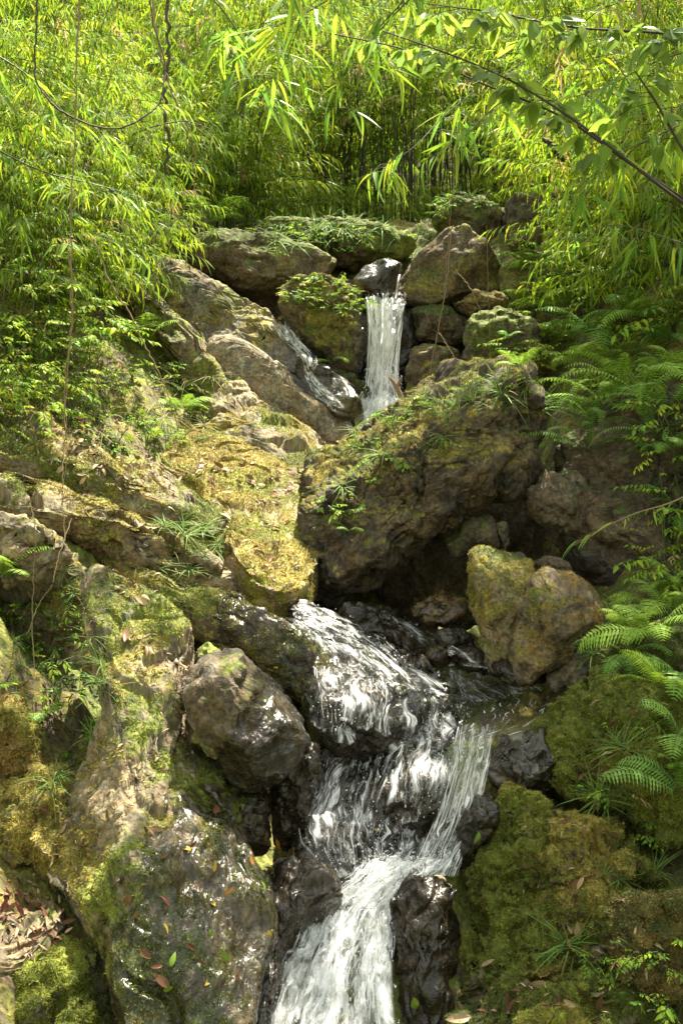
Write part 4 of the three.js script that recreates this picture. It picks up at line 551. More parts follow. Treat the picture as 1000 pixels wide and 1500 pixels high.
// ---- leafy shrubs
{
  const bigLeafed = [1, 2].map((s) => clump(s * 41, { culms: 9, h: 0.5, lean: 0.7, foot: 0.35, bare: 0.15, sprays: 100, reach: 0.15, scale: 0.7, warm: 0.48, r: 0.004, set: shrubSprays, mat: herbMat }));
  [[30, 560, 7.0], [60, 500, 7.5], [10, 480, 7.2], [100, 540, 7.6], [20, 430, 7.7], [80, 445, 8.1], [-20, 600, 6.6], [50, 590, 7.0]].forEach(([px, py, D], i) => { const q = at(px, py, D); put(bigLeafed[i % 2], V(q.x, Math.min(ground(q.x, q.z), q.y), q.z), PR() * 6.28, 0.8 + PR() * 0.4, 'shrub', 'bright leafy shrub on the sunny bank under the dwarf bamboo', 'shrub', 'leafy shrubs on the sunny bank'); });
  const fineLeafed = [3, 4].map((s) => clump(s * 43, { culms: 8, h: 0.38, lean: 0.7, foot: 0.35, bare: 0.1, sprays: 80, reach: 0.16, scale: 0.75, warm: 0.48, r: 0.004, set: shrubSprays, mat: herbMat }));
  [[780, 430, 9.6], [820, 400, 9.8], [860, 380, 9.4], [900, 420, 8.6], [960, 400, 8.0], [1000, 470, 7.3], [930, 480, 7.8], [860, 470, 8.6], [810, 480, 9.0], [780, 380, 10.3], [830, 340, 10.6], [990, 620, 6.6], [1000, 750, 6.0], [985, 820, 5.9], [760, 520, 9.2], [960, 560, 7.2], [900, 560, 7.8]].forEach(([px, py, D], i) => { const h = look(px, py) , q = h ? h.point : at(px, py, D); put(fineLeafed[i % 2], V(q.x, q.y - 0.08, q.z), PR() * 6.28, 0.7 + PR() * 0.5, 'shrub', 'dark green leafy shrub growing among the ferns', 'shrub', 'leafy shrubs among the ferns'); });
  const low = [5, 6].map((s) => clump(s * 47, { culms: 8, h: 0.17, lean: 0.8, foot: 0.3, bare: 0.1, sprays: 46, reach: 0.08, scale: 0.7, warm: 0.4, r: 0.003, set: herbSprays, mat: herbMat }));
  [[150, 560], [190, 590], [120, 600], [230, 560], [260, 600], [170, 530], [210, 620], [280, 570], [240, 530], [130, 640], [300, 600], [160, 600], [90, 620], [250, 630], [265, 540]].forEach(([px, py], i) => { const h = look(px, py); if (h) put(low[i % 2], h.point.addScaledVector(V(0, 1, 0), -0.03), PR() * 6.28, 0.8 + PR() * 0.5, 'herb_patch', 'low leafy herb patch on the ledge under the mossy rock rib', 'herb', 'low herbs on the ledge under the rock rib'); });
  [[430, 335], [460, 340], [500, 345], [540, 335], [390, 335], [580, 335], [620, 300], [660, 300], [700, 285], [640, 275], [600, 280], [350, 300], [380, 305], [420, 300], [460, 305], [330, 280], [500, 305], [540, 300], [740, 290], [780, 275], [800, 272], [680, 290]].forEach(([px, py], i) => { const h = look(px, py); if (h) put(low[i % 2], h.point.addScaledVector(V(0, 1, 0), -0.03), PR() * 6.28, 0.9 + PR() * 0.6, 'herb_patch', 'low leafy herb patch along the ledges above the upper fall', 'herb', 'low herbs above the upper fall'); });
  [[440, 412], [470, 402], [490, 412], [455, 425], [510, 430], [485, 440], [430, 425]].forEach(([px, py], i) => { const h = look(px, py); if (h) put(low[i % 2], h.point.addScaledVector(V(0, 1, 0), -0.03), PR() * 6.28, 0.7 + PR() * 0.4, 'herb_patch', 'seedlings crowning the rounded mossy boulder beside the fall', 'herb', 'seedlings on the rounded boulder'); });
}
{
  const low = [7, 8].map((s) => clump(s * 53, { culms: 7, h: 0.13, lean: 0.9, foot: 0.16, bare: 0.1, sprays: 22, reach: 0.06, scale: 0.65, warm: 0.4, r: 0.002, set: herbSprays, mat: herbMat }));
  [[520, 650], [545, 640], [570, 625], [600, 600], [625, 590], [660, 575], [690, 560], [560, 690], [530, 720], [505, 735], [640, 640], [715, 550], [750, 545], [590, 660]].forEach(([px, py], i) => { const h = look(px, py); if (h) put(low[i % 2], h.point, PR() * 6.28, 0.8 + PR() * 0.7, 'herb_patch', 'sprawling herb on top of the huge boulder', 'herb', 'herbs on the huge boulder'); });
  [[960, 1385], [940, 1375], [905, 1400], [985, 1345], [930, 1290], [900, 1420], [970, 1440], [885, 1370], [955, 1200], [900, 1040], [890, 1140]].forEach(([px, py], i) => { const h = look(px, py); if (h) put(low[i % 2], h.point, PR() * 6.28, 0.7 + PR() * 0.6, 'herb_patch', 'small herb rooted in the moss of the shaded bank', 'herb', 'herbs in the bank moss'); });
}
{
  const low = [9, 10].map((s) => clump(s * 59, { culms: 8, h: 0.16, lean: 0.9, foot: 0.22, bare: 0.1, sprays: 34, reach: 0.08, scale: 0.7, warm: 0.35, r: 0.002, set: herbSprays, mat: herbMat }));
  [[20, 930], [60, 940], [100, 930], [40, 970], [80, 975], [120, 985], [15, 1000], [60, 1010], [105, 1030], [30, 900], [90, 900], [70, 880], [125, 1060], [20, 880], [100, 1100]].forEach(([px, py], i) => { const h = look(px, py); if (h) put(low[i % 2], h.point, PR() * 6.28, 0.6 + PR() * 0.6, 'herb_patch', 'herb growing on the walls of the dark hollow', 'herb', 'herbs in the dark hollow'); });
}
// ---- ferns: every frond a part
function frondGeo(seed, o) {
  const r = rng(seed), B = bag(), n = o.n, L = o.L, pts = [];
  for (let i = 0; i <= 12; i++) { const t = i / 12, a = 0.75 - 1.5 * t * t * (o.arch ?? 1); pts.push(i ? pts[i - 1].clone().add(V(Math.cos(a) * L / 12, Math.sin(a) * L / 12, Math.sin(t * 2 + seed) * 0.01 * L)) : V(0, 0, 0)); }
  tubeInto(B, pts, 0.0028, 0.0008, [0.5, 0.55, 0.5], 3);
  for (let i = 0; i < n; i++) {
    const t = 0.16 + 0.84 * (i / n), k = t * 12, a = Math.floor(Math.min(11.99, k)), p = pts[a].clone().lerp(pts[a + 1], k - a), d = pts[a + 1].clone().sub(pts[a]).normalize();
    const len = o.wid * Math.pow(Math.sin(Math.PI * (0.2 + 0.8 * (i / n))), 0.8) * (0.9 + r() * 0.2) + 0.004, w = Math.min(len * 0.44, (L / n) * (o.fat ?? 1.15));
    for (const s of [-1, 1]) {
      const up = V(-d.y, d.x, 0).normalize(), dir = V(0, 0, s).addScaledVector(d, 0.35).addScaledVector(up, -0.12 + (r() - 0.5) * 0.2).normalize(), tv = d.clone().addScaledVector(dir, -d.dot(dir)).normalize(), c = 0.8 + r() * 0.4, b0 = B.pos.length / 3, m = o.teeth;
      for (let j = 0; j <= m; j++) {
        const f = j / m, ww = (1 - f) * (0.35 + 0.65 * Math.min(1, f * 5 + 0.3)) * w * 0.5 * (o.deep && j % 2 && j < m ? 0.42 : 1), q = p.clone().addScaledVector(dir, len * f).addScaledVector(up, -0.22 * len * f * f), x = o.deep && j % 2 === 0 ? 0.05 * len : 0;
        for (const e of [-1, 0, 1]) { const z = q.clone().addScaledVector(tv, e * ww).addScaledVector(dir, e ? x : 0).addScaledVector(up, e ? 0.08 * ww : 0); B.pos.push(z.x, z.y, z.z); B.col.push(c, c, c); }
      }
      for (let j = 0; j < m; j++) for (const e of [0, 1]) { const q = b0 + j * 3 + e; B.idx.push(q, q + 3, q + 1, q + 1, q + 3, q + 4); }
    }
  }
  return geo(B);
}
const broadFronds = [1, 2, 3].map((s) => frondGeo(s, { n: 21, L: 0.6, wid: 0.15, teeth: 8, deep: true, arch: 0.7 + s * 0.15, fat: 1.15 })), swordFronds = [4, 5].map((s) => frondGeo(s, { n: 26, L: 0.5, wid: 0.045, teeth: 3, arch: 0.9 + (s - 4) * 0.3, fat: 0.8 }));
const fernTints = [[0.19, 0.34, 0.05], [0.15, 0.29, 0.045], [0.24, 0.39, 0.04], [0.29, 0.43, 0.03], [0.12, 0.24, 0.04]].map((c, i) => leafMat('fern_leaf_' + i, c, { t: 0.35 }));
function fern(px, py, o) {
  const h = o.D ? { point: at(px, py, o.D), normal: V(0, 0.8, 0.6) } : look(px, py); if (!h) return;
  const r = rng(Math.round(px * 7 + py)), root = new THREE.Group(); root.position.copy(h.point).addScaledVector(h.normal, 0.01);
  const set = o.sword ? swordFronds : broadFronds, mid = o.face ?? Math.PI * 1.5 + (px > 500 ? 0.5 : -0.5);
  for (let i = 0; i < o.n; i++) { const yaw = -(mid + ((i + 0.5) / o.n - 0.5) * (o.fan ?? 3.4) + (r() - 0.5) * 0.3), f = part(new THREE.Mesh(set[Math.floor(r() * set.length)], fernTints[o.tint ?? Math.floor(r() * 3)]), 'frond', root); f.quaternion.copy(E((r() - 0.5) * 0.9, yaw, (o.pitch ?? 0) + (r() - 0.5) * 0.8)); f.scale.setScalar(o.s * (0.7 + r() * 0.5)); }
  const look_ = ['mid green', 'dark green', 'fresh green', 'yellow green', 'dull green'][o.tint ?? 0]; tag(root, 'fern', o.group ? (o.s > 0.75 ? 'large ' : 'small ') + look_ + ' ' + o.label : o.label, 'fern', o.group); return root;
}
// azimuth: 0 points to +x, PI*1.5 towards the camera (yaw is taken clockwise from above)
const TOWARD = -Math.PI / 2;
{
  const fs = (l) => l.map(([x, y, s, n, t]) => [x, y, s * (0.45 + PR() * 0.4), n + 1, t]);
  const G = { label: 'broad feathery fern spreading over the shaded bank', group: 'broad ferns on the shaded bank' };
  for (const [px, py, s, n, tint] of fs([[985, 390, 1.1, 5, 0], [930, 470, 1.25, 6, 0], [880, 500, 1.1, 5, 1], [990, 500, 1.1, 5, 1], [840, 410, 1.1, 5, 2], [780, 395, 0.9, 5, 2], [800, 500, 0.9, 5, 3], [960, 540, 1.0, 5, 0], [760, 540, 0.7, 4, 2], [870, 420, 1, 5, 2], [820, 450, 1, 5, 3], [910, 430, 1.1, 5, 2], [960, 470, 1.1, 6, 2], [840, 530, 0.9, 5, 3], [900, 540, 1, 6, 2], [990, 560, 1, 5, 2], [980, 660, 0.8, 5, 0], [995, 760, 0.7, 5, 1], [770, 450, 0.8, 5, 3], [740, 500, 0.6, 4, 1], [900, 380, 1, 5, 1]])) fern(px, py, { s, n, tint, face: Math.PI / 2 + 0.5, fan: 3.6, ...G });
  const S = { label: 'sword fern with narrow hanging fronds on the dark rock wall', group: 'sword ferns on the dark rock wall', sword: true };
  for (const [px, py, s, n, tint] of [[900, 600, 1.2, 11, 2], [940, 580, 1.2, 11, 2], [870, 620, 1.1, 9, 0], [980, 600, 1.1, 9, 0], [860, 660, 1.0, 8, 1], [890, 575, 1.1, 9, 3], [960, 640, 1, 8, 1], [830, 590, 0.7, 7, 2]]) fern(px, py, { s, n, tint, face: Math.PI / 2 + 0.2, fan: 4.5, pitch: 0.1, ...S });
  const B = { label: 'arching fern leaning over the mossy hump by the pool', group: 'arching ferns over the mossy hump' };
  for (const [px, py, s, n, tint] of fs([[985, 900, 0.85, 5, 2], [960, 940, 0.85, 5, 2], [995, 1000, 0.8, 5, 0], [930, 930, 0.7, 5, 3], [1000, 1090, 0.75, 5, 0], [1000, 1170, 0.75, 5, 1], [920, 960, 0.6, 4, 1], [970, 1010, 0.7, 5, 3], [990, 860, 0.7, 5, 2], [985, 1130, 0.6, 4, 2], [960, 890, 0.7, 5, 3]])) fern(px, py, { s, n, tint, face: Math.PI / 2 + 0.5 + (PR() - 0.5), fan: 4.2, pitch: (PR() - 0.5) * 0.5, ...B });
  fern(70, 1050, { s: 0.33, n: 3, tint: 0, face: Math.PI / 2 - 0.5, fan: 2.6, label: 'little fern in the dark hollow beside the ridge' });
  fern(512, 782, { s: 0.28, n: 4, tint: 0, fan: 4.5, face: Math.PI / 2, label: 'tiny fern sprouting from the face of the huge boulder' });
  fern(486, 532, { s: 0.4, n: 4, tint: 2, fan: 4, face: Math.PI / 2, label: 'small bright fern between the trickle and the upper fall' });
  fern(218, 510, { s: 0.85, n: 5, tint: 2, fan: 4, face: Math.PI / 2 - 0.3, label: 'sunlit fern standing under the mossy rock rib' });
  fern(150, 430, { s: 0.9, n: 5, tint: 2, fan: 3, face: Math.PI / 2 - 0.6, label: 'fern hanging from the edge of the mossy rock rib' });
  fern(4, 850, { s: 0.5, n: 4, tint: 2, fan: 3, face: Math.PI / 2 - 0.6, label: 'pale fern on the jutting buff block' });
  fern(265, 600, { s: 0.5, n: 6, tint: 2, fan: 4.5, face: Math.PI / 2 - 0.2, label: 'bright fern at the end of the herb ledge' });
  const T = { label: 'fern on the ground above the upper fall', group: 'small ferns above the upper fall' };
  for (const [px, py] of [[330, 300], [400, 300], [450, 310], [300, 330], [500, 315], [560, 310], [360, 310]]) fern(px, py, { s: 0.9, n: 6, tint: 2, fan: 6, ...T });
}
// ---- grass tufts
function tuftGeo(seed, n, L, wid, c) {
  const r = rng(seed), B = bag();
  for (let i = 0; i < n; i++) { const l = L * (0.5 + r() * 0.6); leafInto(B, { len: l, wid, droop: 0.5 + r() * 0.9, fold: 0.3, n: 4, c: [c[0] * (0.7 + r() * 0.6), c[1] * (0.7 + r() * 0.5), c[2]] }, MX(V((r() - 0.5) * 0.03, 0, (r() - 0.5) * 0.03), E(0, r() * 6.283, 0.5 + r() * 0.8))); }
  return geo(B);
}
const tufts = [1, 2, 3].map((s) => tuftGeo(s, 22, 0.17, 0.006, [0.14, 0.23, 0.04])), tuftsDry = [tuftGeo(9, 26, 0.2, 0.004, [0.3, 0.28, 0.1])];
function grass(list, label, group, s, set = tufts) {
  for (const [px, py, k = 1] of list) { const h = look(px, py); if (!h) continue; const m = new THREE.Mesh(set[Math.floor(PR() * set.length)], herbMat); m.position.copy(h.point).addScaledVector(h.normal, -0.004); m.quaternion.setFromUnitVectors(V(0, 1, 0), h.normal.clone().lerp(V(0, 1, 0), 0.6).normalize()).multiply(E(0, PR() * 6.28, 0)); const sz = k * (0.75 + PR() * 0.5); m.scale.setScalar(s * sz); tag(m, 'grass_tuft', (sz > 1.15 ? 'large ' : sz > 0.9 ? 'medium ' : 'small ') + label, 'grass', group); }
}
grass([[225, 780], [240, 772], [270, 786, 1.2], [262, 775], [298, 776], [312, 806], [300, 815], [248, 842], [262, 850], [278, 838], [290, 858], [228, 836], [320, 800], [212, 742, 0.7], [250, 805], [190, 700, 0.6], [340, 760, 0.7]], 'grass tuft on the cracked mossy ledge', 'grass on the cracked ledge', 0.8);
grass([[95, 862, 1.3], [88, 840], [110, 870], [140, 952], [132, 935], [152, 1000], [155, 1012], [120, 1065, 1.2], [135, 1078], [145, 1050], [85, 1135, 1.2], [75, 1150], [150, 975], [30, 980, 0.9], [60, 960, 0.9], [20, 940], [70, 990]], 'grass tuft along the edge of the dark hollow', 'grass along the dark hollow', 0.75);
grass([[540, 600, 1.3], [552, 612], [520, 632], [560, 668], [530, 662], [515, 700], [500, 715, 0.9], [640, 608, 1.2], [655, 612], [690, 590], [705, 575], [620, 585], [600, 605], [575, 625, 1.2], [665, 595], [735, 580, 1.3], [745, 592], [770, 575], [650, 640], [585, 655], [725, 560], [800, 575], [790, 600]], 'grass tuft growing on top of the huge boulder', 'grass on the huge boulder', 0.85);
grass([[900, 1095, 1.2], [915, 1100], [878, 1172, 1.4], [890, 1178], [800, 1395], [815, 1400], [830, 1388, 1.2], [842, 1395], [790, 1290, 0.7], [905, 1290], [880, 1285], [930, 1100], [860, 935, 1.3], [880, 930, 1.4], [900, 915, 1.5], [920, 905, 1.5], [870, 960, 1.2], [950, 900, 1.5], [940, 1230], [960, 1280]], 'grass tuft on the mossy bank beside the pool', 'grass on the mossy bank', 0.85);
grass([[390, 332], [410, 330], [440, 328], [425, 345, 1.2], [460, 335], [480, 330], [500, 338], [520, 333], [545, 340], [560, 335], [470, 350], [450, 355], [435, 362], [600, 385, 1.4], [592, 395, 1.2], [605, 375], [580, 350], [370, 335], [490, 350], [530, 350], [405, 355], [660, 295], [690, 290], [630, 345], [615, 340], [655, 310]], 'grass tuft on the ledges above the upper fall', 'grass above the upper fall', 1.3);
grass([[235, 560, 1.2], [250, 590], [280, 610], [190, 600], [210, 615], [300, 625, 0.8], [150, 640], [230, 640, 0.8], [275, 560], [240, 610], [265, 650, 0.7], [310, 555], [170, 630], [200, 580], [220, 545]], 'dry grass tuft hanging from the herb ledge', 'dry grass on the herb ledge', 1, tuftsDry);
// ---------------------------------------------------------------- trees of the canopy that shade the ravine; their crowns spread above the frame
{
  const crownSprays = [1, 2].map((s) => spray(s * 23 + 9, { n: 14, twig: 0.5, len: 0.13, wid: 0.06, open: 1.1, hang: 0.4, oval: true }));
  const gaps = [[305, 690, 8, 0.3], [260, 660, 8, 0.22], [205, 1000, 4.7, 0.16], [150, 1160, 4.4, 0.14], [215, 930, 5, 0.14], [360, 520, 8.9, 0.25], [180, 1230, 4.3, 0.1], [330, 720, 7.6, 0.22], [60, 620, 6.5, 0.3], [120, 720, 6.2, 0.2], [30, 760, 5.6, 0.2], [640, 570, 6.9, 0.14], [430, 340, 11, 0.3], [300, 1000, 4.75, 0.12], [60, 520, 7.3, 0.5], [230, 540, 8.6, 0.35], [30, 1330, 4.1, 0.12], [930, 480, 7.6, 0.2], [960, 960, 5.2, 0.2], [820, 1060, 5.1, 0.12]].map(([x, y, D, r]) => [at(x, y, D), r]);
  const open = (p) => gaps.some(([g, r]) => { const d = p.clone().sub(g), t = d.dot(SUN); return d.addScaledVector(SUN, -t).length() < r; });
  function canopy(base, h, blobs, n, seed, label) {
    const r = rng(seed), root = new THREE.Group(); root.position.set(base[0], ground(base[0], base[1]) - 0.2, base[1]);
    const top = V(0, h, 0), B = bag(), pts = []; for (let i = 0; i <= 8; i++) pts.push(V(Math.sin(i) * 0.08, (h * i) / 8, Math.cos(i * 1.3) * 0.08)); tubeInto(B, pts, 0.2, 0.09, W1, 8); part(new THREE.Mesh(geo(B), barkMat), 'trunk', root);
    const list = [];
    for (const [x, y, z, rx, ry, rz, dens] of blobs) {
      const c = V(x, y, z).sub(root.position), L = bag(), lp = []; for (let i = 0; i <= 6; i++) { const t = i / 6; lp.push(pts[5].clone().lerp(c, t).add(V(0, Math.sin(t * 3.14) * 0.4, 0))); } tubeInto(L, lp, 0.07, 0.015, W1, 6); part(new THREE.Mesh(geo(L), barkMat), 'limb', root);
      for (let i = 0; i < n * dens; i++) { const q = V(r() * 2 - 1, r() * 2 - 1, r() * 2 - 1); if (q.length() > 1) continue; const p = V(x + q.x * rx, y + q.y * ry, z + q.z * rz); if (p.z < 0 && p.y < -p.z * 0.39 + 0.75 && Math.abs(p.x) < -p.z * 0.36 + 0.9) continue; if (fbm(p.x * 1.1, p.y * 1.1 + seed, p.z * 1.1, 2) < -0.12 || open(p)) continue; list.push([MX(p.sub(root.position), E(0, r() * 6.28, (r() - 0.6) * 0.8), 0.8 + r() * 0.6), green(r, 0.35, 0.9)]); }
    }
    foliage(crownSprays, list, herbMat, 'crown', root); tag(root, 'canopy_tree', label, 'tree', 'canopy trees over the ravine');
  }
  canopy([5.4, -8.5], 5, [[3.0, 6, -7.5, 1.3, 0.8, 1.8, 0.4], [2.7, 6.4, -9.4, 1.3, 0.7, 1.5, 0.4], [3.9, 6.6, -10, 1.4, 0.9, 1.8, 0.4], [2.3, 6.1, -7.2, 0.8, 0.6, 1.3, 0.4], [2.6, 5.6, -5.8, 1.3, 0.7, 1.3, 0.45]], 620, 5, 'tall broadleaf tree on the shaded bank, its crown over the pool');
  canopy([-5.2, -7], 5, [[-0.9, 6.6, -7.9, 1.2, 0.5, 1.5, 0.07], [-2.4, 6.3, -7.4, 1.3, 0.5, 1.5, 0.07], [0.4, 6.9, -8.8, 1.1, 0.5, 1.3, 0.06], [-1.2, 7.2, -10.4, 1.5, 0.5, 1.2, 0.08], [1.65, 6.4, -8.2, 0.8, 0.5, 1.0, 0.12]], 560, 6, 'tall broadleaf tree on the sunny bank, its thin crown over the ridge');
  const wall = (x, z) => [[x, 0.5, z, 1.8, 1.6, 1.2, 0.8], [x, 3, z, 2.2, 1.8, 1.4, 1], [x, 5.8, z, 2.2, 1.8, 1.4, 1]];
  canopy([0.5, 5.5], 5, wall(0.5, 5), 520, 7, 'dense broadleaf tree standing downstream in the middle of the ravine');
  canopy([-3.6, 4.5], 5, wall(-3.4, 4), 520, 8, 'dense broadleaf tree downstream on the sunny bank');
  canopy([4.2, 4.2], 5, wall(4, 3.8), 520, 9, 'dense broadleaf tree downstream on the shaded bank');
  canopy([5.6, -1.5], 5, [[5.2, 2, -1.6, 1.4, 1.8, 2, 1], [5, 5, -2, 1.8, 1.8, 2.4, 1]], 520, 10, 'dense broadleaf tree beside the mossy apron');
  canopy([-5.6, -1], 5, [[-5.2, 2, -1.2, 1.2, 1.8, 2, 0.8], [-5.2, 4.6, -1.4, 1.4, 1.6, 2, 0.6]], 520, 12, 'dense broadleaf tree above the corner gully');
}
// ---------------------------------------------------------------- near bamboo branches hanging into the top of the view: every leaf a part
const bladeGeo = [0.12, 0.3, 0.6].map((droop) => { const B = bag(); leafInto(B, { len: 0.2, wid: 0.02, droop, fold: 0.3, n: 6, c: W1 }, new THREE.Matrix4()); return geo(B); });
const ovalGeo = [0.05, 0.2].map((droop) => { const B = bag(); leafInto(B, { len: 0.085, wid: 0.042, droop, fold: 0.25, n: 6, oval: true, c: W1 }, new THREE.Matrix4()); return geo(B); });
const bladeTints = [[0.2, 0.36, 0.03], [0.28, 0.42, 0.03], [0.36, 0.44, 0.03], [0.13, 0.27, 0.035]].map((c, i) => leafMat('bamboo_blade_' + i, c, { t: 0.55, coat: 0.35 }));
const ovalTints = [[0.16, 0.27, 0.04], [0.21, 0.32, 0.04], [0.28, 0.38, 0.05], [0.13, 0.21, 0.04]].map((c, i) => leafMat('oval_leaf_' + i, c, { t: 0.6, coat: 0.35 }));
function stemPath(list, sub = 6) { const c = new THREE.CatmullRomCurve3(list.map(([x, y, D]) => at(x, y, D))); return c.getPoints(list.length * sub); }
function branch(list, o) {
  const pts = stemPath(list), root = new THREE.Group(), base = pts[0].clone(), r = rng(o.seed); root.position.copy(base);
  const B = bag(); tubeInto(B, pts.map((p) => p.clone().sub(base)), o.r0, o.r1, W1, 6); part(new THREE.Mesh(geo(B), o.stem ?? culmMat), 'stem', root);
  for (let i = 0; i < o.n; i++) {
    const t = (o.from ?? 0.15) + (1 - (o.from ?? 0.15)) * (i + r() * 0.6) / o.n, k = clamp(t, 0, 0.999) * (pts.length - 1), a = Math.floor(k), p = pts[a].clone().lerp(pts[a + 1], k - a).sub(base);
    const tw = o.twig * (0.4 + r()), yaw = r() * 6.283, e = p.clone().add(V(Math.cos(yaw) * tw, -tw * (o.sag ?? 0.5) * r(), -Math.sin(yaw) * tw * 0.6)), tb = bag(); tubeInto(tb, [p, p.clone().lerp(e, 0.5).add(V(0, tw * 0.1, 0)), e], 0.0018, 0.001, W1, 3); const twig = part(new THREE.Mesh(geo(tb), o.stem ?? culmMat), 'twig', root);
    for (let j = 0; j < o.leaves; j++) { const m = part(new THREE.Mesh(o.geo[Math.floor(r() * o.geo.length)], o.tints[Math.floor(r() * o.tints.length)]), 'leaf', twig); m.position.copy(p).lerp(e, 0.45 + 0.55 * (j + 1) / o.leaves); m.quaternion.copy(E((r() - 0.5) * 1.6, yaw + (r() - 0.5) * (o.open ?? 2), -(o.hang ?? 0.6) * (0.2 + r() * 1.1))); m.scale.setScalar((o.s ?? 1) * (0.65 + r() * 0.6)); }
  }
  tag(root, o.name, o.label, 'branch', o.group); return root;
}
const BB = { geo: bladeGeo, tints: bladeTints, r0: 0.006, r1: 0.0015, name: 'bamboo_branch' };
branch([[250, -60, 6.3], [330, 20, 6.4], [370, 90, 6.5], [385, 150, 6.5]], { ...BB, seed: 1, n: 13, leaves: 4, twig: 0.16, hang: 0.9, s: 1.25, label: 'bright bamboo branch drooping above the overhanging rock' });
branch([[560, -60, 5.8], [480, 0, 6.0], [400, 40, 6.2], [300, 60, 6.4]], { ...BB, seed: 2, n: 14, leaves: 4, twig: 0.15, hang: 0.7, s: 1.1, label: 'bamboo branch with long leaves reaching across to the hanging vines' });
branch([[640, -40, 6.6], [560, 40, 6.8], [510, 110, 7.0], [490, 170, 7.1]], { ...BB, seed: 3, n: 10, leaves: 3, twig: 0.15, hang: 1.1, s: 1.0, label: 'thin drooping bamboo branch in front of the dark stems' });
branch([[700, 130, 8.6], [650, 170, 8.5], [600, 220, 8.3], [520, 265, 8.2]], { ...BB, seed: 4, n: 10, leaves: 4, twig: 0.18, hang: 1.2, s: 1.15, label: 'bamboo branch hanging over the grassy ledge' });
branch([[760, 130, 7.8], [720, 160, 7.7], [690, 190, 7.6], [650, 230, 7.6]], { ...BB, seed: 5, n: 10, leaves: 4, twig: 0.18, hang: 1.1, s: 1.2, label: 'bamboo branch hanging over the triangular boulder' });
branch([[1060, 150, 5.6], [980, 190, 5.8], [900, 230, 6.2], [830, 290, 6.6]], { ...BB, seed: 6, n: 15, leaves: 4, twig: 0.18, hang: 0.9, s: 1.15, label: 'bamboo branch sweeping down beside the dark square boulder' });
branch([[1060, 60, 6.2], [960, 90, 6.6], [880, 130, 7.0], [800, 150, 7.4]], { ...BB, seed: 7, n: 14, leaves: 4, twig: 0.18, hang: 0.8, s: 1.1, label: 'bamboo branch beneath the oval leaved boughs' });
branch([[-40, 60, 6.4], [40, 110, 6.6], [110, 180, 6.8], [170, 220, 7.0]], { ...BB, seed: 8, n: 14, leaves: 4, twig: 0.16, hang: 0.9, s: 0.8, label: 'fine bamboo branch tangled with the looping vine' });
branch([[-40, 200, 6.6], [60, 250, 6.9], [140, 270, 7.2], [210, 290, 7.4]], { ...BB, seed: 9, n: 16, leaves: 4, twig: 0.16, hang: 0.8, s: 0.75, label: 'sunlit bamboo branch fanning out over the sunny bank' });
branch([[420, -60, 5.4], [440, 10, 5.5], [430, 60, 5.6], [410, 110, 5.7]], { ...BB, seed: 31, n: 9, leaves: 4, twig: 0.14, hang: 1.0, s: 1.1, label: 'broad leaved bamboo tip hanging between the two long branches' });
branch([[620, -60, 5.6], [590, 0, 5.7], [550, 50, 5.9], [540, 100, 6.0]], { ...BB, seed: 32, n: 9, leaves: 4, twig: 0.14, hang: 1.0, s: 1.0, label: 'bamboo tip dangling where the dark boughs end' });
branch([[1060, 380, 6.4], [980, 350, 6.8], [900, 330, 7.2], [840, 350, 7.6]], { ...BB, seed: 33, n: 12, leaves: 4, twig: 0.18, hang: 1.0, s: 1.0, label: 'bamboo branch drooping over the broad ferns' });
const OB = { geo: ovalGeo, tints: ovalTints, stem: darkTwigMat, name: 'leafy_bough', open: 3, hang: 0.7 };
branch([[1060, 340, 4.6], [960, 268, 4.6], [860, 190, 4.7], [760, 125, 4.8], [680, 88, 4.9], [560, 45, 5.0]], { ...OB, seed: 21, r0: 0.008, r1: 0.003, n: 22, leaves: 5, twig: 0.13, from: 0.3, s: 1.1, label: 'long straight bough with oval leaves crossing above the triangular boulder' });
branch([[1060, 330, 4.7], [930, 245, 4.75], [820, 170, 4.85], [700, 120, 4.95], [600, 75, 5.1], [490, 50, 5.2]], { ...OB, seed: 22, r0: 0.007, r1: 0.003, n: 5, leaves: 2, twig: 0.08, from: 0.5, s: 0.9, label: 'bare dark bough running just under the long oval leaved one' });
branch([[1060, 60, 4.3], [960, 48, 4.35], [840, 40, 4.4], [720, 18, 4.5], [620, 5, 4.6]], { ...OB, seed: 23, r0: 0.006, r1: 0.002, n: 26, leaves: 5, twig: 0.15, from: 0.02, s: 1.05, label: 'level bough thick with oval leaves along the top of the view' });
branch([[1060, 300, 4.2], [1000, 220, 4.25], [960, 150, 4.3], [930, 105, 4.35]], { ...OB, seed: 24, r0: 0.008, r1: 0.003, n: 12, leaves: 4, twig: 0.14, from: 0.4, s: 1.0, label: 'steep dark bough rising through the oval leaves' });
branch([[1050, 700, 5.2], [985, 735, 5.2], [930, 752, 5.2], [880, 775, 5.2], [838, 800, 5.2]], { ...BB, seed: 25, r0: 0.005, r1: 0.0015, n: 7, leaves: 2, twig: 0.05, from: 0.05, s: 0.55, hang: 0.9, stem: twigMat, label: 'thin leafy branch leaning out before the dark rock wall' });
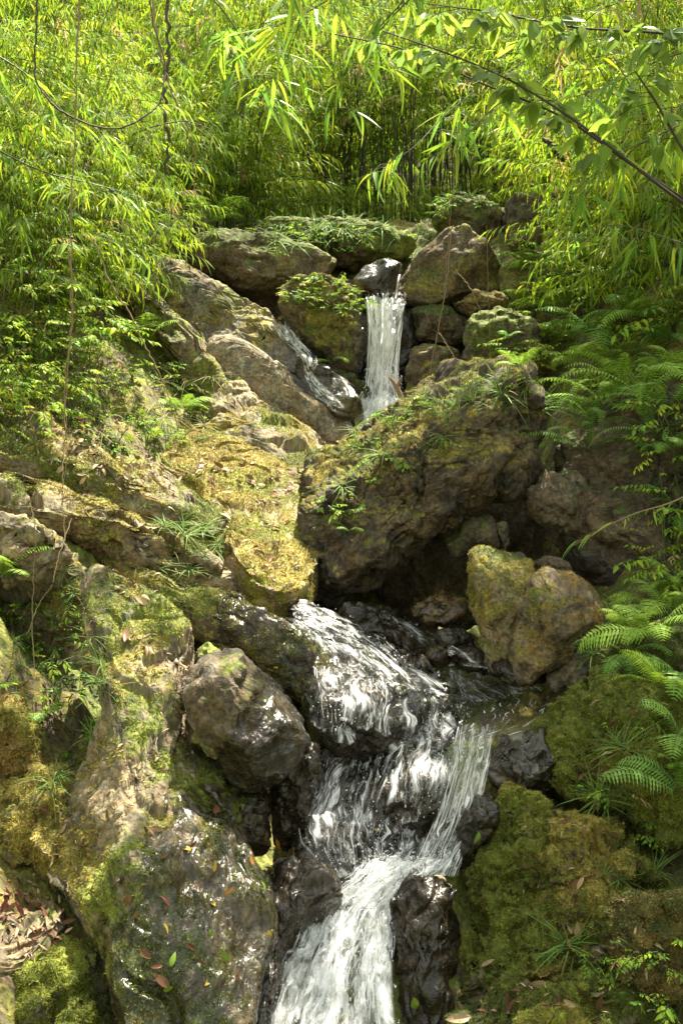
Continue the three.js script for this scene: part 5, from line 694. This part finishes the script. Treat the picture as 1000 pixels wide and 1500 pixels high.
// ---------------------------------------------------------------- vines and dry twigs
function vine(list, r0, r1, mat, name, label, category = 'vine', group) { const pts = stemPath(list, 8), base = pts[0].clone(), rr = rng(Math.round(list[0][0] * 13 + list[0][1])); const B = bag(); tubeInto(B, pts.map((p, i) => p.clone().sub(base).add(V((rr() - 0.5) * r0 * 2.4, 0, (rr() - 0.5) * r0 * 2.4))), r0, r1, W1, 5); const m = new THREE.Mesh(geo(B), mat); m.position.copy(base); tag(m, name, label, category, group); }
vine([[60, -40, 6.2], [52, 60, 6.2], [55, 120, 6.2], [80, 155, 6.2], [130, 182, 6.3], [175, 188, 6.3], [215, 168, 6.4], [236, 145, 6.5], [240, 90, 6.6], [222, 20, 6.6], [225, -40, 6.6]], 0.006, 0.005, barkMat, 'hanging_vine', 'dark vine hanging in one wide loop before the sunny bank');
vine([[120, -40, 6.0], [112, 100, 6.0], [110, 210, 6.0], [104, 300, 6.0], [105, 380, 6.0], [104, 480, 6.0], [98, 560, 6.0], [96, 640, 6.0], [92, 700, 5.9], [95, 790, 5.8]], 0.005, 0.003, twigMat, 'hanging_vine', 'long pale vine hanging down to the jutting buff block');
vine([[102, 370, 6.1], [108, 450, 6.1], [100, 520, 6.1], [94, 580, 6.1], [98, 660, 6.0], [90, 740, 5.9]], 0.004, 0.002, twigMat, 'hanging_vine', 'short twisted vine beside the long pale one');
vine([[245, -40, 9.6], [247, 60, 9.6], [242, 140, 9.6], [246, 230, 9.7], [240, 330, 9.8]], 0.016, 0.012, barkMat, 'hanging_vine', 'thick dark vine trunk beneath the bamboo above the golden boulder');
vine([[220, -20, 9.2], [235, 80, 9.2], [250, 130, 9.3], [272, 180, 9.4], [282, 215, 9.5], [286, 290, 9.6]], 0.01, 0.006, twigMat, 'hanging_vine', 'reddish dead vine ending above the brown mossy boulder');
vine([[150, 225, 8.8], [200, 195, 8.8], [240, 182, 8.8], [275, 178, 8.8], [310, 190, 8.9]], 0.007, 0.004, barkMat, 'hanging_vine', 'thin crooked branch lying across the hanging vines', 'branch');
vine([[138, 350, 7.2], [160, 410, 7.2], [185, 450, 7.2], [215, 510, 7.2], [240, 560, 7.2], [250, 590, 7.2], [262, 630, 7.3]], 0.006, 0.003, twigMat, 'dry_twig', 'long pale dry twig slanting before the sunlit fern', 'twig');
vine([[662, 330, 8.6], [655, 400, 8.6], [648, 450, 8.6], [636, 510, 8.6], [626, 562, 8.6]], 0.006, 0.003, twigMat, 'dry_twig', 'pale dry twig hanging before the triangular boulder', 'twig');
vine([[667, 395, 8.5], [690, 425, 8.5], [707, 468, 8.5]], 0.005, 0.003, twigMat, 'dry_twig', 'short pale twig forking off towards the orange stone', 'twig');
vine([[643, 488, 8.6], [660, 515, 8.6], [680, 552, 8.6]], 0.005, 0.003, twigMat, 'dry_twig', 'bent dry twig reaching the crest of the huge boulder', 'twig');
vine([[668, 180, 8.5], [664, 260, 8.5], [658, 330, 8.5], [650, 430, 8.5]], 0.002, 0.002, twigMat, 'dry_twig', 'hair thin vine dangling before the triangular boulder', 'twig');
vine([[712, 330, 8.7], [714, 400, 8.7], [716, 470, 8.7], [718, 540, 8.7]], 0.002, 0.002, twigMat, 'dry_twig', 'hair thin vine dangling by the orange stone', 'twig');
vine([[45, 735, 5.1], [52, 780, 5.0], [50, 840, 5.0], [48, 900, 5.0], [50, 1000, 4.9], [50, 1050, 4.8]], 0.003, 0.002, twigMat, 'dry_twig', 'slender dry vine dangling into the dark hollow', 'twig');
vine([[105, 760, 5.6], [85, 820, 5.4], [75, 860, 5.3], [60, 880, 5.3], [40, 930, 5.2]], 0.003, 0.002, twigMat, 'dry_twig', 'curled dry twig under the jutting buff block', 'twig');
vine([[1060, 570, 6.4], [1000, 285, 7.6], [930, 290, 8.4], [880, 300, 8.8], [810, 320, 9.2]].slice(1), 0.006, 0.003, twigMat, 'dry_twig', 'pale bamboo stalk lying across the shaded bank', 'twig');
vine([[796, 203, 8.8], [812, 220, 8.8], [825, 235, 8.8]], 0.02, 0.014, darkTwigMat, 'broken_stem', 'short broken dark stem poking out of the hillside', 'stem');
{ // the dead branch stub at the foot of the upper fall
  const B = bag(), q = (l) => stemPath(l, 5).map((p) => p.clone().sub(at(592, 610, 8.2)));
  tubeInto(B, q([[594, 610, 8.2], [588, 585, 8.2], [580, 565, 8.2]]), 0.022, 0.018, W1, 7); tubeInto(B, q([[582, 570, 8.2], [575, 558, 8.2], [570, 553, 8.2]]), 0.016, 0.01, W1, 6); tubeInto(B, q([[581, 568, 8.2], [585, 558, 8.2], [588, 553, 8.2]]), 0.015, 0.01, W1, 6);
  const m = new THREE.Mesh(geo(B), new THREE.MeshStandardMaterial({ name: 'dead_wood', color: new THREE.Color().setRGB(0.22, 0.14, 0.085), roughness: 0.85 })); m.position.copy(at(592, 610, 8.2)); tag(m, 'dead_branch', 'forked dead branch stub standing before the upper fall', 'branch');
}
// ---------------------------------------------------------------- fallen leaves, one by one
const curled = [0.2, -0.25, 0.5].map((droop, i) => { const B = bag(); leafInto(B, { len: 0.072, wid: 0.022 + i * 0.004, droop: droop * 1.2, fold: 0.8 - i * 0.25, n: 6, oval: true, c: W1 }, new THREE.Matrix4()); return geo(B); });
const fallTints = { 'dry brown': [0.16, 0.085, 0.045], 'reddish brown': [0.15, 0.055, 0.035], 'pale tan': [0.42, 0.31, 0.19], yellow: [0.5, 0.36, 0.05], 'fresh green': [0.16, 0.26, 0.03], orange: [0.45, 0.2, 0.03] };
const fallMats = {}; for (const k in fallTints) fallMats[k] = leafMat('fallen_' + k.replace(' ', '_'), fallTints[k], { t: 0.15, coat: 0.2 });
function fallen(tint, where, list, s = 1) {
  for (const [px, py, k = 1] of list) { const h = look(px, py); if (!h) continue; const m = new THREE.Mesh(curled[Math.floor(PR() * 3)], fallMats[tint]); m.position.copy(h.point).addScaledVector(h.normal, 0.014); m.quaternion.setFromUnitVectors(V(0, 1, 0), h.normal).multiply(E((PR() - 0.5) * 1.4, PR() * 6.28, (PR() - 0.5) * 0.9)); m.scale.setScalar(s * k * (0.65 + PR() * 0.5)); tag(m, 'fallen_leaf', tint + ' fallen leaf ' + where, 'leaf', tint + ' leaves ' + where); }
}
const around = (cx, cy, rx, ry, n) => Array.from({ length: n }, () => { const a = PR() * 6.283, q = Math.sqrt(PR()); return [cx + Math.cos(a) * rx * q, cy + Math.sin(a) * ry * q]; });
fallen('dry brown', 'on the wet rock sheet', [[232, 1262], [225, 1230], [222, 1215], [200, 1345], [206, 1392], [250, 1445], [320, 1178], [285, 1300], [195, 1310]], 0.9);
fallen('reddish brown', 'on the wet rock sheet', [[235, 1314], [283, 1394], [240, 1415], [283, 1231], [310, 1195], [340, 1440], [300, 1420]], 0.9);
fallen('yellow', 'on the wet rock sheet', [[238, 1356], [397, 1363, 1.1], [280, 1250], [310, 1278], [315, 1331], [300, 1447]], 0.8);
fallen('fresh green', 'on the wet rock sheet', [[348, 1291], [305, 1364], [321, 1397], [253, 1418], [384, 1310], [378, 1172], [243, 1448]], 0.8);
fallen('orange', 'caught among the wet brown rocks', [[330, 1312], [370, 1270], [398, 1265], [404, 1228, 1.3], [386, 1275]], 0.8);
fallen('yellow', 'in the running water of the cascade', [[516, 1126, 0.8], [555, 1215], [515, 790, 0.4], [410, 980, 0.8], [545, 1050, 0.7], [654, 990, 0.8]], 0.8);
fallen('fresh green', 'in the running water of the cascade', [[698, 1218, 1.2], [505, 1065, 0.8], [546, 1045, 0.8], [610, 1475, 1.3], [665, 995, 0.7]], 0.9);
fallen('dry brown', 'on the olive mossy boulder', [[880, 1245, 1.1], [838, 1300], [852, 1285], [775, 1185], [800, 1200], [830, 1205], [870, 1215], [890, 1218], [915, 1228], [815, 1195], [850, 1212]], 0.95);
fallen('pale tan', 'on the olive mossy boulder', [[855, 1283], [650, 1292, 0.8], [842, 1372, 1.3], [832, 1371]], 0.9);
fallen('dry brown', 'on the bright green mossy hump', [...around(870, 1125, 26, 14, 9), [900, 1055], [893, 1050], [920, 1048], [940, 1130]], 0.8);
fallen('pale tan', 'on the bright green mossy hump', [[865, 1102], [885, 1108], [880, 1030], [878, 1170]], 0.9);
fallen('dry brown', 'on the mossy rock apron', [...around(730, 1470, 40, 22, 10), ...around(840, 1480, 40, 20, 12), [810, 1445], [825, 1460]], 0.95);
fallen('pale tan', 'on the mossy rock apron', [[665, 1470, 1.2], [690, 1490, 1.4], [732, 1435], [705, 1420], [800, 1440, 1.2], [845, 1480], [740, 1490, 1.3]], 1);
fallen('dry brown', 'in the corner gully', around(40, 1350, 55, 45, 34), 0.75);
fallen('reddish brown', 'in the corner gully', around(30, 1330, 40, 35, 12), 0.75);
fallen('pale tan', 'in the corner gully', around(50, 1360, 55, 40, 10), 0.75);
fallen('dry brown', 'on the golden slope', [...around(400, 720, 40, 40, 18), ...around(395, 790, 30, 30, 12), ...around(340, 700, 45, 30, 18)], 1.0);
fallen('pale tan', 'on the golden slope', [...around(300, 690, 45, 22, 22), ...around(360, 730, 60, 50, 16), ...around(200, 690, 60, 25, 12), [400, 815], [420, 770]], 1.0);
fallen('dry brown', 'on the litter under the herb ledge', around(130, 625, 55, 18, 24), 0.95);
fallen('pale tan', 'on the litter under the herb ledge', [...around(120, 640, 60, 22, 14), ...around(110, 690, 60, 30, 10)], 0.9);
fallen('dry brown', 'on the pale ridge', [[187, 922, 1.4], [213, 950], [205, 948], [260, 975], [270, 980], [255, 970], [268, 1052], [266, 1060], [150, 1065], [155, 1080], [60, 1200], [70, 1190], [45, 1210], [50, 1245], [95, 1240], [180, 920, 0.8], [225, 945]], 0.85);
fallen('pale tan', 'on the pale ridge', [[202, 1115, 1.1], [198, 1118], [175, 1098, 0.9], [150, 1125, 0.7], [220, 950], [240, 1010], [265, 1070], [160, 1145], [90, 1220], [180, 1290], [110, 955], [130, 920]], 0.8);
fallen('pale tan', 'on the cracked mossy ledge', [[238, 858, 1.3], [218, 888], [210, 875], [200, 850], [165, 860], [250, 800], [310, 845]], 0.9);
fallen('dry brown', 'beside the dark hollow', [...around(95, 930, 30, 15, 12), ...around(110, 890, 12, 30, 6), [30, 1000]], 0.8);
// ---------------------------------------------------------------- crumbs of old leaves and twigs too small to count
function litter(label, areas, n, seed, s) {
  const r = rng(seed), B = bag(); leafInto(B, { len: 0.05, wid: 0.014, droop: 0.5, fold: 0.7, n: 4, oval: true, c: W1 }, new THREE.Matrix4());
  const im = new THREE.InstancedMesh(geo(B), dryMat, n), M = new THREE.Matrix4(), tints = [[0.14, 0.075, 0.04], [0.3, 0.2, 0.11], [0.4, 0.31, 0.19], [0.1, 0.06, 0.04], [0.22, 0.13, 0.06]]; let k = 0;
  for (let i = 0; i < n; i++) { const a = areas[Math.floor(r() * areas.length)], h = look(a[0] + (r() + r() - 1) * a[2], a[1] + (r() + r() - 1) * a[3]); if (!h || h.normal.y < 0.2) continue; M.copy(MX(h.point.clone().addScaledVector(h.normal, 0.004), new THREE.Quaternion().setFromUnitVectors(V(0, 1, 0), h.normal).multiply(E((r() - 0.5) * 1.6, r() * 6.28, (r() - 0.5))), s * (0.35 + r() * 0.8))); im.setMatrixAt(k, M); const c = tints[Math.floor(r() * 5)], b = 0.7 + r() * 0.6; im.setColorAt(k, new THREE.Color().setRGB(c[0] * b, c[1] * b, c[2] * b)); k++; }
  im.count = k; tag(im, 'leaf_litter', label, 'litter', null, 'stuff');
}
litter('crumbled brown leaf litter scattered over the golden slope and ledges', [[300, 690, 90, 40], [390, 740, 60, 80], [130, 640, 110, 40], [200, 700, 120, 60], [220, 830, 110, 50], [400, 830, 50, 50]], 900, 61, 0.9);
litter('crumbled brown leaf litter in the corner gully and along the ridge', [[40, 1350, 90, 70], [80, 1240, 60, 80], [110, 920, 60, 60], [220, 960, 80, 60], [265, 1040, 14, 90], [200, 1150, 100, 120]], 700, 62, 0.7);
litter('crumbled brown leaf litter on the mossy bank beside the rapids', [[850, 1210, 110, 30], [880, 1120, 60, 50], [780, 1470, 130, 50], [840, 1320, 130, 90], [930, 1400, 70, 60]], 500, 63, 0.7);
// ---------------------------------------------------------------- moss: short shoots over the cushions, per boulder
{
  const B = bag(), r = rng(3); for (let i = 0; i < 5; i++) leafInto(B, { len: 0.013 + r() * 0.008, wid: 0.0055, droop: 0.3, fold: 0.3, n: 2, c: [0.8 + r() * 0.4, 0.8 + r() * 0.4, 0.8] }, MX(V((r() - 0.5) * 0.008, -0.002, (r() - 0.5) * 0.008), E(0, r() * 6.283, 0.5 + r() * 0.8)));
  const shoot = geo(B), mossMat = new THREE.MeshStandardMaterial({ name: 'moss_shoot', vertexColors: true, roughness: 1, side: THREE.DoubleSide }), A = V(0, 0, 0), Bv = V(0, 0, 0), Cv = V(0, 0, 0), nn = V(0, 0, 0);
  for (const key of ['mossA', 'mossB', 'mossC', 'mossD', 'mossE', 'mossTop', 'ridge', 'leftlow', 'leftmoss', 'moundA', 'moundB', 'gullyrock', 'tongue', 'shelf', 'slope', 'slope2', 'barB', 'leftface', 'leftblock', 'hollow', 'splitA', 'splitB', 'big', 'under_round', 'dome', 'rightfoot']) {
    const s = rocks[key], g = s.mesh.geometry, p = g.attributes.position, ix = g.index.array, co = g.attributes.color, per = key.startsWith('moss') || key.startsWith('mound') ? 12000 : key === 'ridge' ? 5000 : 7000, mats = [], cols = [];
    for (let t = 0; t < ix.length; t += 3) {
      const m = (s.mossy[ix[t]] + s.mossy[ix[t + 1]] + s.mossy[ix[t + 2]]) / 3; if (m < 0.6) continue;
      A.fromBufferAttribute(p, ix[t]); Bv.fromBufferAttribute(p, ix[t + 1]); Cv.fromBufferAttribute(p, ix[t + 2]); nn.copy(Bv).sub(A).cross(Cv.clone().sub(A)); const ar = nn.length() / 2; nn.normalize();
      const w = A.clone().add(s.off); if (nn.dot(w.normalize()) > 0.15) continue;
      let k = ar * per * m; k = Math.floor(k) + (r() < k % 1 ? 1 : 0);
      for (; k > 0; k--) { let u = r(), v = r(); if (u + v > 1) { u = 1 - u; v = 1 - v; } const q = A.clone().multiplyScalar(1 - u - v).addScaledVector(Bv, u).addScaledVector(Cv, v); mats.push(MX(q, new THREE.Quaternion().setFromUnitVectors(V(0, 1, 0), nn).multiply(E((r() - 0.5) * 0.6, r() * 6.28, 0)), 0.4 + r() * 0.45)); const f = (0.9 + r() * 0.4) / MAPGAIN * 1.5; cols.push([co.getX(ix[t]) * f, co.getY(ix[t]) * f, co.getZ(ix[t]) * f]); }
    }
    if (!mats.length) continue;
    const im = new THREE.InstancedMesh(shoot, mossMat, mats.length); mats.forEach((m, i) => { im.setMatrixAt(i, m); im.setColorAt(i, new THREE.Color().setRGB(...cols[i])); }); part(im, 'moss', s.mesh, 'stuff');
  }
}
scene.traverse((o) => { if (o.isMesh) shade(o); });
renderer.render(scene, camera);
